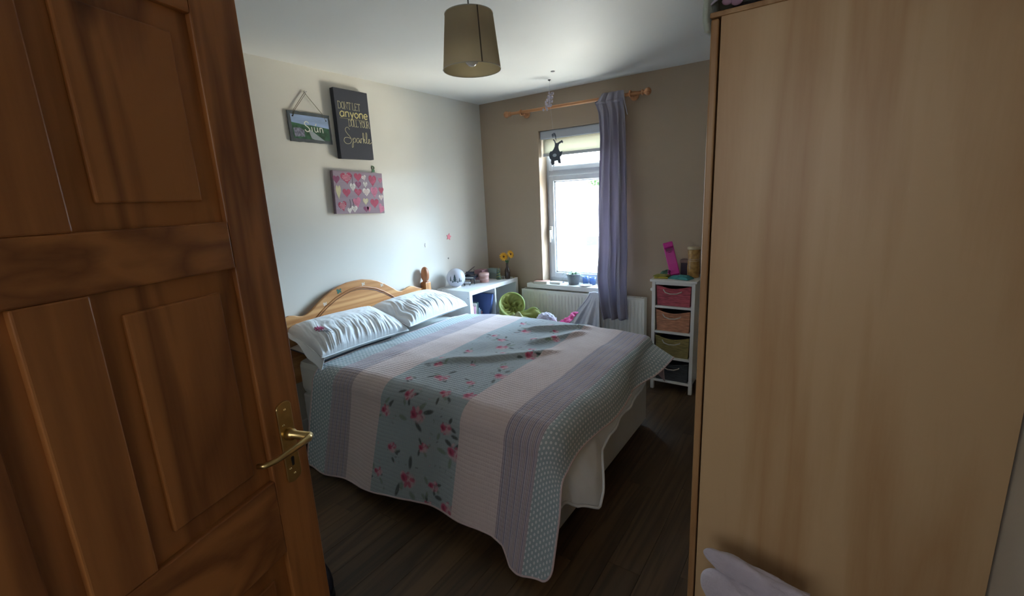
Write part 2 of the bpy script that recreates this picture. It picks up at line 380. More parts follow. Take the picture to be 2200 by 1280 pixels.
# garden wall and tree
m_ = MB(); m_.tube([(-9.6, 24, -3), (-9.4, 24, -0.6), (-9.1, 24.1, 0.6), (-8.9, 24.1, 2.0)], [0.22, 0.17, 0.11, 0.04], 8)
tr = thing('tree', 'green leafy tree outside at the right edge of the window', 'tree', (-9.6, 24, -3))
m_.build('trunk', pm('bark', (0.09, 0.06, 0.04), 0.9, var=0.2), tr)
m_ = MB()
for i in range(1500):
    v = Vector((random.gauss(0, 1), random.gauss(0, 1), random.gauss(0, 1))).normalized()*random.uniform(0.35, 1.0)**0.5
    c = Vector((-8.75, 24, 1.55))+Vector((v.x*1.35, v.y*1.3, v.z*1.15))*(1+0.25*fbm(v.x*2, v.y*2, v.z*2))
    e1 = Vector((random.gauss(0, 1), random.gauss(0, 1), random.gauss(0, 1))).normalized()*random.uniform(0.07, 0.12); e2 = e1.orthogonal().normalized()*e1.length*0.55
    m_.add([c-e1, c+e2, c+e1, c-e2], [(0, 1, 2, 3)])
m_.build('foliage', pm('tree_leaf', (0.05, 0.10, 0.03), 0.7, var=0.3, vscale=1.5, trans=0.3), tr, kind='stuff')

# ------------------------------------------------------------------ radiator
rd = thing('radiator', 'white corrugated panel radiator under the window sill', 'radiator', (1.08, -0.06, 0.12))
rx0, rx1, rz0, rz1 = 0.468, 1.695, 0.12, 0.668
def rad(a, b):
    x = lerp(rx0+0.006, rx1-0.006, a); z = lerp(rz0, rz1-0.004, b)
    w_ = sstep(0.035, 0.075, b)*(1-sstep(0.915, 0.955, b))
    ph = ((x-rx0)/0.0345) % 1.0
    g = sstep(0.28, 0.40, abs(ph-0.5)*1.0) if True else 0
    edge = sstep(0.0, 0.02, a)*(1-sstep(0.98, 1.0, a))
    return (x, -0.098+0.010*g*w_*edge, z)
mb = MB(); mb.grid(rad, 36*8, 40); mb.build('front_panel', RADW, rd, solid=0.0015)
for x in (rx0, rx1-0.006): B(x, -0.100, rz0, x+0.006, -0.03, rz1).build('end_panel', RADW, rd, bevel=0.002)
mb = MB()
mb.box(rx0, -0.101, rz1-0.006, rx1, -0.088, rz1+0.002); mb.box(rx0, -0.042, rz1-0.006, rx1, -0.03, rz1+0.002)
for k in range(80): mb.box(rx0+0.008+k*0.0152, -0.09, rz1-0.005, rx0+0.012+k*0.0152, -0.04, rz1)
mb.build('top_grille', RADW, rd)
B(rx0+0.01, -0.045, rz0, rx1-0.01, -0.032, rz1-0.01).build('rear_panel', RADW, rd)
for x in (rx0+0.03, rx1-0.03): MB().tube([(x, -0.06, rz0), (x, -0.06, 0.0)], 0.008, 8).build('pipe', RADW, rd)
for x in (rx0+0.2, rx1-0.24): B(x, -0.034, rz0+0.03, x+0.04, -0.001, rz1-0.05).build('bracket', RADW, rd)

# ------------------------------------------------------------------ curtain pole + curtain
cp = thing('curtain_pole', 'wooden curtain pole with round finials above the window', 'curtain pole', (1.03, -0.1, 2.293))
mb = MB(); mb.tube([(0.43, -0.1, 2.297), (1.65, -0.1, 2.288)], 0.0135, 14); mb.build('pole', PINEX, cp)
fin = [(0.0135, 0), (0.021, 0.004), (0.022, 0.012), (0.015, 0.018), (0.014, 0.024), (0.024, 0.034), (0.029, 0.046), (0.028, 0.058), (0.02, 0.068), (0.009, 0.073), (0, 0.074)]
mb = MB(); mb.lathe([(r, z) for r, z in fin], (1.648, -0.1, 2.288), 18, axis='x'); mb.build('finial', PINEX, cp)
mb = MB(); mb.lathe([(r, -z) for r, z in fin], (0.435, -0.1, 2.297), 18, axis='x'); mb.build('finial', PINEX, cp)
for x in (0.545, 1.56):
    mb = MB(); mb.lathe([(0.036, 0.0), (0.036, -0.010), (0.026, -0.018), (0.016, -0.026), (0.015, -0.075), (0.023, -0.08), (0.0, -0.082)], (x, 0.0, 2.29), 16, axis='y')
    ring = [(x, -0.1+0.02*math.cos(k*PI/10), 2.293+0.02*math.sin(k*PI/10)) for k in range(20)]
    mb.tube(ring, 0.007, 8, closed=True); mb.build('bracket', PINEX, cp)
CURT = pm('mauve_curtain_cloth', (0.40, 0.38, 0.46), 0.8, var=0.05, vscale=3, bump=0.2, bscale=180, trans=0.34)
ct = thing('curtain', 'mauve grey curtain gathered at the right side of the window', 'curtain', (1.42, -0.1, 0.49))
def curt(a, b):
    z = lerp(0.487, 2.325, b)
    xl = interp(z, [0.48, 0.6, 0.85, 1.4, 2.0, 2.2, 2.27, 2.325], [1.33, 1.30, 1.275, 1.285, 1.312, 1.300, 1.275, 1.315])
    xr = interp(z, [0.48, 0.9, 1.6, 2.1, 2.325], [1.572, 1.562, 1.535, 1.515, 1.505])
    gather = 0.55+0.45*(1-sstep(1.9, 2.3, z))
    w_ = a+0.02*math.sin(5*a*PI+z*1.7)
    x = lerp(xl, xr, w_)
    amp = 0.030*gather
    tp_ = sstep(2.15, 2.26, z)
    amp = lerp(amp, 0.007, tp_)
    y = lerp(-0.112, -0.126, tp_)+amp*math.sin(2*PI*3.3*a+0.5*math.sin(z*2.1)+0.7)+lerp(0.006, 0.002, tp_)*math.sin(2*PI*8*a+z*3)
    if b > 0.985 and a < 0.12: z -= 0.03*(0.12-a)/0.12
    z -= 0.012*(1-a)*(1-b)
    return (x, y-0.01*(1-b)-0.042*sstep(1.15, 0.78, z), z)
mb = MB(); mb.grid(curt, 110, 70); mb.build('curtain_panel', CURT, ct, solid=0.002)
mb = MB()
def hemf(a, b):
    p = curt(a, 0.957+0.012*b); return (p[0], p[1]-0.0028, p[2])
mb.grid(hemf, 110, 2); mb.build('heading_tape', CURT, ct, solid=0.001)
mb = MB(); mb.tube([(1.512, -0.125, 2.322), (1.522, -0.132, 2.25), (1.535, -0.128, 2.19), (1.548, -0.13, 2.14)], 0.004, 6); mb.build('draw_cord', pm('cord_grey', (0.35, 0.34, 0.40), 0.8, var=0.05), ct)

# ------------------------------------------------------------------ pendant lamp
lx, ly, zb, ztp = 1.664, -2.2, 2.06, 2.262
lm = thing('pendant_lamp', 'taupe drum shade pendant lamp hanging from the ceiling', 'lamp', (lx, ly, zb))
SH = pm('taupe_shade_fabric', (0.60, 0.53, 0.42), 0.8, var=0.03, bump=0.1, bscale=300, trans=0.68)
SHI = pm('shade_lining', (0.78, 0.70, 0.50), 0.7, var=0.02, trans=0.6)
rb, rtp = 0.116, 0.095
mb = MB(); mb.grid(lambda a, b: (lx+lerp(rb, rtp, b)*math.cos(a*2*PI), ly+lerp(rb, rtp, b)*math.sin(a*2*PI), lerp(zb, ztp, b)), 64, 6); mb.build('shade', SH, lm)
mb = MB(); mb.grid(lambda a, b: (lx+(lerp(rb, rtp, b)-0.0015)*math.cos(-a*2*PI), ly+(lerp(rb, rtp, b)-0.0015)*math.sin(-a*2*PI), lerp(zb, ztp, b)), 64, 6); mb.build('shade_lining', SHI, lm)
mb = MB(); mb.tube([(lx+rb*math.cos(k*PI/32), ly+rb*math.sin(k*PI/32), zb) for k in range(64)], 0.0018, 6, closed=True)
mb.build('wire_ring', pm('shade_trim', (0.5, 0.48, 0.42), 0.4, var=0.03), lm)
mb = MB(); mb.tube([(lx+rtp*math.cos(k*PI/32), ly+rtp*math.sin(k*PI/32), ztp) for k in range(64)], 0.0018, 6, closed=True)
for k in range(3):
    an = k*2*PI/3+0.4; mb.tube([(lx+0.018*math.cos(an), ly+0.018*math.sin(an), ztp-0.03), (lx+rtp*math.cos(an), ly+rtp*math.sin(an), ztp-0.002)], 0.0016, 6)
mb.build('wire_ring', pm('shade_trim', (0.5, 0.48, 0.42)), lm)
an = math.radians(-32)
mb = MB(); c_, s_ = math.cos(an), math.sin(an); tt = Vector((-s_, c_, 0))*0.0024
q = [Vector((lx+(rb+0.001)*c_, ly+(rb+0.001)*s_, zb)), Vector((lx+(rtp+0.001)*c_, ly+(rtp+0.001)*s_, ztp))]
o2 = Vector((c_, s_, 0))*0.0012
mb.add([q[0]-tt, q[0]+tt, q[1]+tt, q[1]-tt, q[0]-tt+o2, q[0]+tt+o2, q[1]+tt+o2, q[1]-tt+o2], [(3, 2, 1, 0), (4, 5, 6, 7), (0, 1, 5, 4), (1, 2, 6, 5), (2, 3, 7, 6), (3, 0, 4, 7)])
mb.build('shade_seam', pm('seam_dark', (0.10, 0.08, 0.06), 0.8, var=0.05), lm)
mb = MB(); mb.lathe([(0.0, 2.072), (0.012, 2.074), (0.024, 2.085), (0.03, 2.102), (0.026, 2.122), (0.016, 2.145), (0.013, 2.165)], (lx, ly, 0), 20)
mb.build('bulb', pm('bulb_glass', (0.85, 0.85, 0.82), 0.12, var=0.01), lm)
mb = MB(); mb.lathe([(0.014, 2.16), (0.018, 2.162), (0.018, 2.235), (0.008, 2.25)], (lx, ly, 0), 16); mb.build('lamp_holder', WHITE, lm)
mb = MB(); mb.tube([(lx, ly, 2.24), (lx, ly, 2.43)], 0.0032, 8); mb.build('cord', pm('grey_flex', (0.25, 0.25, 0.23), 0.6, var=0.03), lm)
mb = MB(); mb.lathe([(0.0, 2.405), (0.012, 2.406), (0.035, 2.425), (0.04, H)], (lx, ly, 0), 20); mb.build('ceiling_rose', WHITE, lm)

# ------------------------------------------------------------------ bed
BY0, BY1 = -2.245, -0.93; BX = 1.995
bed = thing('double_bed', 'double divan bed with an arched pine headboard against the left wall', 'bed', (1.0, -1.59, 0))
B(0.075, BY0+0.01, 0.035, BX, BY1-0.01, 0.335).build('divan_base', DIVAN, bed, bevel=0.015)
for x in (0.2, 1.93):
    for y in (-2.15, -1.02):
        mb = MB(); mb.lathe([(0.02, 0.0), (0.024, 0.006), (0.024, 0.03), (0.018, 0.037)], (x, y, 0), 14); mb.build('castor', DARK, bed)
mb = B(0.075, BY0, 0.335, BX, BY1, 0.575)
mb.build('mattress', SHEET, bed, bevel=0.045)
# headboard
yc = -1.695
def hb_top(y):
    a = abs(y-yc)
    return interp(a, [0, 0.07, 0.145, 0.205, 0.264, 0.33, 0.38, 0.41, 0.44, 0.468, 0.50, 0.533, 0.57, 0.61, 0.65, 0.72],
                  [1.005, 1.003, 0.988, 0.967, 0.937, 0.895, 0.860, 0.846, 0.840, 0.846, 0.858, 0.865, 0.858, 0.84, 0.825, 0.82])
ys = [yc-0.71+1.42*i/140 for i in range(141)]
mb = MB(); poly = [(y, hb_top(y)) for y in ys]+[(yc+0.71, 0.40), (yc-0.71, 0.40)]
mb.prism(poly, (0.028, 0, 0), (0, 1, 0), (0, 0, 1), (1, 0, 0), 0.022)
hbd = mb.build('headboard_panel', PINEY, bed, bevel=0.004)
def bead(a0, a1, drop, wdt, hgt):
    m_ = MB(); n_ = 60; L = []
    for i in range(n_+1):
        t = -1+2*i/n_; y = yc+t*a1
        z = interp(abs(t)*a1, [0, 0.05, 0.10, 0.18, 0.255, 0.30, 0.357, 0.42], [0.951, 0.948, 0.937, 0.911, 0.872, 0.842, 0.800, 0.74])+drop
        L.append((0.05+hgt, y, z))
    m_.tube(L, wdt, 8); return m_
bead(0, 0.40, 0.0, 0.0075, -0.001).build('arch_moulding', wood('moulding_pine', lin((196, 140, 88)), lin((150, 96, 52)), 'Y', 6, knots=False), hbd)
bead(0, 0.385, -0.014, 0.004, -0.0015).build('arch_moulding', wood('moulding_pine_dark', lin((130, 84, 46)), lin((105, 66, 34)), 'Y', 6, knots=False), hbd)
for y in (yc+0.717, yc-0.717):
    mb = MB(); mb.box(0.016, y-0.032, 0.0, 0.078, y+0.032, 0.868)
    mb.build('bed_post', PINE, bed, bevel=0.006)
    mb = MB(); mb.lathe([(0.030, 0.866), (0.026, 0.874), (0.022, 0.879), (0.029, 0.890), (0.034, 0.906), (0.0355, 0.925), (0.035, 0.945), (0.031, 0.968), (0.024, 0.986), (0.013, 0.997), (0, 1.001)], (0.047, y, 0), 20)
    mb.build('post_finial', wood('finial_pine', lin((176, 112, 72)), lin((140, 84, 48)), 'Z', 10, knots=False), bed)
# stickers on the headboard
def star_poly(r, k=5, inner=0.45, rot=0.0): return [((r if i % 2 == 0 else r*inner)*math.sin(rot+i*PI/k), (r if i % 2 == 0 else r*inner)*math.cos(rot+i*PI/k)) for i in range(2*k)]
GRN = pm('dark_green_sticker', (0.03, 0.13, 0.09), 0.5, var=0.15, vscale=60)
PALE = pm('pale_sticker', (0.62, 0.52, 0.42), 0.5, var=0.1, vscale=60)
fly = [(0, -0.012), (0.006, -0.004), (0.016, -0.014), (0.02, -0.002), (0.012, 0.004), (0.021, 0.012), (0.014, 0.022), (0.002, 0.008), (-0.004, 0.018), (-0.017, 0.018), (-0.02, 0.006), (-0.011, 0.002), (-0.018, -0.008), (-0.01, -0.016)]
mb = MB(); mb.prism(fly, (0.0495, -1.842, 0.952), (0, 1, 0), (0, 0, 1), (1, 0, 0), 0.0015); mb.build('butterfly_sticker', GRN, hbd, label='dark green butterfly shaped sticker on the headboard')
for y, z in ((-1.629, 0.966), (-1.457, 0.927), (-1.965, 0.885)):
    mb = MB(); mb.prism([(u*0.75, v*0.75) for u, v in fly], (0.0495, y, z), (0, 1, 0), (0, 0, 1), (1, 0, 0), 0.0012); mb.build('faded_sticker', PALE, hbd)

# draped cloth over the bed
def drape(u, v, z0, xe, yn, yfar, r, flare, top=None):
    """u = distance along the bed (x on top), v = -y on top; overhang folds down round the edge"""
    du = max(0.0, u-xe); dvn = max(0.0, v-(-yn)); dvf = max(0.0, (-yfar)-v)
    dv = dvn if dvn > 0 else -dvf
    d = math.hypot(du, dv)
    bx = min(u, xe); by = -min(max(v, -yfar), -yn)
    z = z0+(top(bx, by) if top else 0)
    if d < 1e-9: return Vector((bx, by, z))
    ex, ey = du/d, -dv/d
    q = r*PI/2
    if d < q: h = r*math.sin(d/r); dz = r*(1-math.cos(d/r))
    else:
        fl_ = flare(u, v) if callable(flare) else flare
        h = r+fl_*(d-q); dz = r+(d-q)*math.sqrt(max(0.02, 1-fl_*fl_))
    return Vector((bx+ex*h, by+ey*h, z-dz))
def ridge(x, y, A, Bp, hgt, w1, w2):
    ax, ay = A; bx, by = Bp; L2 = (bx-ax)**2+(by-ay)**2
    t = ((x-ax)*(bx-ax)+(y-ay)*(by-ay))/L2; L = math.sqrt(L2)
    s_ = ((x-ax)*-(by-ay)+(y-ay)*(bx-ax))/L      # signed distance
    s_ += 0.02*math.sin(t*4.0)
    w = w1 if s_ > 0 else w2
    e = sstep(-0.15, 0.25, t)*(1-sstep(0.8, 1.15, t))
    return hgt*e*math.exp(-(s_/w)**2)
def bedtop(x, y):
    h = 0.008*fbm(x*3.1, y*3.1, 2.0)+0.010*fbm(x*1.3+5, y*1.3, 1.0)
    h += ridge(x, y, (1.08, -1.98), (1.63, -1.50), 0.026, 0.075, 0.028)
    h += ridge(x, y, (1.20, -1.19), (1.60, -0.98), 0.032, 0.06, 0.030)
    h += ridge(x, y, (1.40, -1.44), (1.62, -1.09), 0.024, 0.06, 0.026)
    # surface falls away a little towards the long sides and foot
    h -= 0.012*sstep(-1.9, -2.25, y)+0.012*sstep(1.75, 2.0, x)
    h -= 0.02*sstep(0.75, 0.35, x)
    return h
# white duvet below the quilt
DUV = COTTON
def DEXT(v): return interp(v, [0.8, 1.1, 1.4, 1.72, 1.89, 1.95, 2.0, 2.08, 2.2, 2.58], [0.25, 0.24, 0.28, 0.30, 0.32, 0.36, 0.45, 0.49, 0.42, 0.25])
def duvet(a, b):
    v = lerp(0.90, 2.50, b)
    y_ = -v
    ext = DEXT(v)+0.005*math.sin(v*31)
    u = lerp(0.335, 1.955+ext, a)
    p = drape(u, v, 0.612, 1.955, -2.205, -0.96, 0.085, 0.10, bedtop)
    du = max(0, u-1.955)
    p.x += 0.05*math.exp(-((v-2.06)/0.13)**2)*sstep(0.15, 0.4, du)
    p.x += 0.012*sstep(0.1, 0.25, du)*fbm(v*6, u*3, 4.0)+0.02*sstep(0.2, 0.45, du)
    return p
dv = thing('duvet', 'white duvet showing below the quilt at the foot of the bed', 'duvet', (1.0, -1.59, 0.6))
mb = MB(); mb.grid(duvet, 110, 90); mb.build('duvet_cover', DUV, dv, solid=0.006)
mb = MB(); mb.tube([duvet(1.0, i/120)+Vector((0.003, 0, 0.0)) for i in range(121)], 0.0065, 8); mb.build('duvet_hem', DUV, dv)

# quilt
QU0, QU1 = 0.385, 2.195
def qend(u):   # near hem (in v) for each u
    return interp(u, [0.385, 0.6, 0.85, 1.1, 1.3, 1.65, 1.80, 1.86, 1.92, 2.0, 2.195], [2.885, 2.89, 2.88, 2.85, 2.82, 2.803, 2.80, 2.812, 2.868, 2.875, 2.86])
def qflare(u, v):
    base = 0.265+0.012*math.sin(u*6.0+1.0)+0.008*math.sin(u*13)+0.07*sstep(1.86, 1.98, u)-0.04*sstep(0.7, 0.4, u)
    if v < 1.5:
        if u <= 1.97: return 0.12
        return lerp(0.42, lerp(0.22, 0.88, sstep(1.45, 1.02, v)), sstep(0.78, 0.93, v))
    if u > 1.97: base = lerp(0.22, base, sstep(2.1, 2.6, v))
    return base
NU, NV = 400, 480
def round_corner(u, v, ve):
    # rounded quilt corner near the foot
    R = 0.07; cu, cv = QU1-R, ve-R
    if u > cu and v > cv:
        d = math.hypot(u-cu, v-cv); m_ = max((u-cu), (v-cv))
        if d > 1e-9: k = m_/d; return cu+(u-cu)*k, cv+(v-cv)*k
    return u, v
qv = []; quv = []
for j in range(NV+1):
    for i in range(NU+1):
        u = lerp(QU0, QU1, i/NU); ve = qend(u); v = lerp(0.56, ve, j/NV)
        u, v = round_corner(u, v, ve)
        skew = 0.05*sstep(2.2, 0.9, v)*sstep(0.8, 0.385, u)
        p = drape(u+skew, v, 0.632, 1.97, -2.22, -0.93, 0.115 if v > 1.5 else lerp(0.05, 0.09, sstep(1.0, 1.5, v)) if u > 1.97 else 0.09, qflare, bedtop)
        if u > 1.97 and v > 2.22:      # corner flap hangs on in the plane of the side
            w_ = sstep(2.30, 2.62, v); pb_ = drape(1.97, v, 0.632, 1.97, -2.22, -0.93, 0.115, qflare, bedtop)
            pb_.x = 1.97+(u-1.97)*0.66; p = p.lerp(pb_, w_)
        side = sstep(2.3, 2.75, v)
        p.y += side*(0.009*math.sin(u*9.5+0.5)+0.006*math.sin(u*19+v*2))
        foot = sstep(1.98, 2.2, u)*(1-sstep(2.1, 2.4, v))
        p.x += foot*0.012*math.sin(v*8)
        p.z = max(p.z, 0.012+0.004)
        qv.append(p); quv.append((u, v))
qf = [((j+1)*(NU+1)+i, (j+1)*(NU+1)+i+1, j*(NU+1)+i+1, j*(NU+1)+i) for j in range(NV) for i in range(NU)]
ql = thing('patchwork_quilt', 'striped floral patchwork quilt with polka dot borders spread over the bed', 'quilt', (1.3, -1.59, 0.63))
me = bpy.data.meshes.new('quilt_cloth'); qo = Vector((1.3, -1.59, 0.63))
me.from_pydata([tuple(p-qo) for p in qv], [], qf)
uvl = me.uv_layers.new(name='UVMap')
li = np.zeros(len(me.loops), dtype=np.int32); me.loops.foreach_get('vertex_index', li)
uva = np.array(quv)[li]; uvl.data.foreach_set('uv', uva.ravel())
me.polygons.foreach_set('use_smooth', [True]*len(me.polygons))
# flowers printed on the floral band
Q = np.array(quv); pr = np.zeros((len(Q), 4), dtype=np.float32)
rng = np.random.RandomState(4)
def blob(u, v, ru, rv, col, a=1.0, ang=0.0, soft=0.35):
    du = Q[:, 0]-u; dv_ = Q[:, 1]-v; c, s = math.cos(ang), math.sin(ang)
    x = (du*c+dv_*s)/ru; y = (-du*s+dv_*c)/rv
    d = np.sqrt(x*x+y*y); w = np.clip((1-d)/soft, 0, 1)*a
    k = w > 0
    pr[k, :3] = pr[k, :3]*(1-w[k, None])+np.array(col)*w[k, None] if False else np.where(pr[k, 3:4] > 0, pr[k, :3]*(1-w[k, None])+np.array(col)*w[k, None], np.array(col))
    pr[k, 3] = np.maximum(pr[k, 3], w[k])
PK = lin((182, 72, 104)); PKL = lin((206, 156, 166)); PKD = lin((146, 40, 74)); LF = lin((58, 66, 62)); LF2 = lin((120, 138, 120))
def rose(u, v, s):
    for k in range(4):
        an = rng.uniform(0, 2*PI); rr = rng.uniform(0.9, 1.9)*s
        blob(u+rr*math.cos(an), v+rr*math.sin(an), 0.75*s*rng.uniform(0.6, 1.1), 0.26*s, LF if rng.rand() < 0.55 else LF2, 0.9, an+rng.uniform(-0.6, 0.6))
    blob(u+0.35*s, v+0.1*s, 0.95*s, 0.8*s, PKL, 0.8, soft=0.6)
    for k in range(7):
        an = rng.uniform(0, 2*PI); rr = rng.uniform(0.4, 1.0)*s; blob(u+0.3*s+rr*math.cos(an), v+0.8*rr*math.sin(an), 0.30*s, 0.16*s, (PKL, PK, (0.62, 0.48, 0.50), PKD)[k % 4], 0.75, an+1.2)
    for k in range(5):
        an = rng.uniform(0, 2*PI); blob(u+0.2*s+0.6*s*math.cos(an), v+0.6*s*math.sin(an), 0.4*s, 0.25*s, PKL if k % 2 else PK, 0.9, an)
    blob(u-0.2*s, v, 0.55*s, 0.5*s, PK, 1.0, 0.3); blob(u-0.28*s, v+0.05*s, 0.3*s, 0.2*s, PKD, 1.0, 0.8)
    blob(u+0.25*s, v-0.2*s, 0.2*s, 0.12*s, PKD, 0.8, 0.4)
for (u, v, s) in [(1.112, 1.08, .03), (1.227, 1.23, .042), (1.10, 1.42, .028), (1.19, 1.47, .035), (1.269, 1.58, .045), (1.12, 1.72, .03), (1.385, 1.377, .032), (1.469, 1.54, .034), (1.36, 1.69, .03),
                  (1.52, 1.64, .045), (1.475, 1.846, .032), (1.53, 1.95, .045), (1.12, 2.0, .035), (1.253, 2.12, .05), (1.44, 2.10, .03), (1.401, 2.25, .036), (1.535, 2.22, .045), (1.51, 1.32, .04), (1.30, 1.9, .022), (1.42, 1.15, .028), (1.06, 1.9, .025), (1.32, 1.03, .03),
                  (1.20, 2.31, .038), (1.05, 2.42, .038), (1.275, 2.40, .055), (1.47, 2.42, .042), (1.34, 2.55, .032), (1.13, 2.60, .036), (1.535, 2.52, .052), (1.05, 2.74, .032), (1.26, 2.72, .055), (1.42, 2.72, .036), (1.52, 2.79, .048), (1.40, 2.82, .032), (1.10, 2.2, .03)]:
    rose(u, v, s*0.95)
for k in range(150):   # scattered sprigs
    blob(rng.uniform(1.03, 1.55), rng.uniform(0.9, 2.85), rng.uniform(.006, .014), .004, (LF, LF2, PKL, LF2)[k % 4], 0.6, rng.uniform(0, PI))
ca = me.color_attributes.new(name='print', type='FLOAT_COLOR', domain='POINT'); ca.data.foreach_set('color', pr.ravel())
# quilt material
qm = bpy.data.materials.new('patchwork_quilt_cotton'); qm.use_nodes = True; n = qm.node_tree; b = n.nodes['Principled BSDF']; b.inputs['Roughness'].default_value = 0.85; b.inputs['Sheen Weight'].default_value = 0.15
def N(t, **k):
    x = n.nodes.new(t)
    for a, v in k.items(): setattr(x, a, v)
    return x
def MA(op, a, bb=None):
    x = N('ShaderNodeMath', operation=op)
    for i, q in enumerate((a, bb)):
        if q is None: continue
        if isinstance(q, (int, float)): x.inputs[i].default_value = q
        else: n.links.new(q, x.inputs[i])
    return x.outputs[0]
def MIX(f, a, bb):
    x = N('ShaderNodeMix', data_type='RGBA')
    for s_, q in ((0, f), (6, a), (7, bb)):
        if isinstance(q, (int, float)): x.inputs[s_].default_value = q
        elif isinstance(q, tuple): x.inputs[s_].default_value = (*q, 1)
        else: n.links.new(q, x.inputs[s_])
    return x.outputs[2]
uvn = N('ShaderNodeUVMap'); uvn.uv_map = 'UVMap'; sp = N('ShaderNodeSeparateXYZ'); n.links.new(uvn.outputs[0], sp.inputs[0]); U, V = sp.outputs[0], sp.outputs[1]
POLK = (0.31, 0.375, 0.40); PINK = (0.62, 0.51, 0.50); FLOR = (0.35, 0.40, 0.43); DOT = (0.62, 0.64, 0.64)
# polka dots
P_ = 0.0235
uu = MA('DIVIDE', U, P_*0.9); vv = MA('DIVIDE', V, P_*1.05)
stag = MA('MULTIPLY', MA('FLOOR', uu), 0.5)
fu = MA('SUBTRACT', MA('FRACT', uu), 0.5); fv = MA('SUBTRACT', MA('FRACT', MA('ADD', vv, stag)), 0.5)
dd = MA('SQRT', MA('ADD', MA('MULTIPLY', fu, fu), MA('MULTIPLY', fv, fv)))
dot = MA('LESS_THAN', dd, 0.27)
polka = MIX(dot, POLK, DOT)
# stripe lines
sr = N('ShaderNodeValToRGB'); sr.color_ramp.interpolation = 'CONSTANT'; n.links.new(MA('FRACT', MA('DIVIDE', U, 0.0365)), sr.inputs[0])
BG1, LIL, MAU, DKL, SAND = (0.50, 0.42, 0.43), (0.37, 0.345, 0.43), (0.42, 0.345, 0.39), (0.17, 0.13, 0.17), (0.47, 0.39, 0.36)
els = [(0, DKL), (0.07, LIL), (0.20, BG1), (0.27, MAU), (0.34, DKL), (0.39, BG1), (0.50, LIL), (0.56, DKL), (0.60, SAND), (0.72, MAU), (0.78, DKL), (0.83, BG1), (0.93, LIL)]
while len(sr.color_ramp.elements) < len(els): sr.color_ramp.elements.new(0.5)
for e, (p_, c_) in zip(sr.color_ramp.elements, els): e.position = p_; e.color = (*c_, 1)
stripe = sr.outputs[0]
pa = N('ShaderNodeAttribute', attribute_name='print')
fnz = N('ShaderNodeTexNoise'); fnz.inputs['Scale'].default_value = 16; fnz.inputs['Detail'].default_value = 3; n.links.new(uvn.outputs[0], fnz.inputs['Vector'])
flb = MIX(MA('MULTIPLY', fnz.outputs['Fac'], 0.5), FLOR, (0.275, 0.325, 0.355))
floral = MIX(pa.outputs['Alpha'], flb, pa.outputs['Color'])
def between(a, c): return MA('MULTIPLY', MA('GREATER_THAN', U, a), MA('LESS_THAN', U, c))
col = MIX(between(0.765, 1.815), polka, PINK)
col = MIX(between(0.585, 0.765), col, stripe); col = MIX(between(1.815, 1.995), col, stripe)
col = MIX(between(1.015, 1.565), col, floral)
for c_ in (0.585, 0.765, 1.015, 1.565, 1.815, 1.995):
    pass
geo = N('ShaderNodeNewGeometry')
col = MIX(geo.outputs['Backfacing'], col, (0.50, 0.36, 0.38))
n.links.new(col, b.inputs['Base Color'])
# quilting relief
hu = MA('ABSOLUTE', MA('SINE', MA('MULTIPLY', U, PI/0.012))); hv = MA('ABSOLUTE', MA('SINE', MA('MULTIPLY', V, PI/0.020)))
wob = N('ShaderNodeTexNoise'); wob.inputs['Scale'].default_value = 90; n.links.new(uvn.outputs[0], wob.inputs['Vector'])
hh = MA('ADD', MA('POWER', MA('MULTIPLY', hu, hv), 0.5), MA('MULTIPLY', wob.outputs['Fac'], 0.7))
bp = N('ShaderNodeBump'); bp.inputs['Strength'].default_value = 0.55; bp.inputs['Distance'].default_value = 0.004; n.links.new(hh, bp.inputs['Height']); n.links.new(bp.outputs[0], b.inputs['Normal'])
me.materials.append(qm)
qobj = bpy.data.objects.new('quilt_cloth', me); COL.objects.link(qobj); qobj.parent = ql; WLOC['quilt_cloth'] = tuple(qo)
# pale pink binding round the hem
def qp(i, j): return qv[j*(NU+1)+i]
path = [qp(0, j) for j in range(0, NV, 3)]+[qp(i, NV) for i in range(0, NU, 2)]+[qp(NU, j) for j in range(NV, 0, -3)]
mb = MB(); mb.tube(path, 0.0045, 6); mb.build('quilt_binding', pm('pink_binding', (0.55, 0.43, 0.43), 0.85, var=0.05), ql)

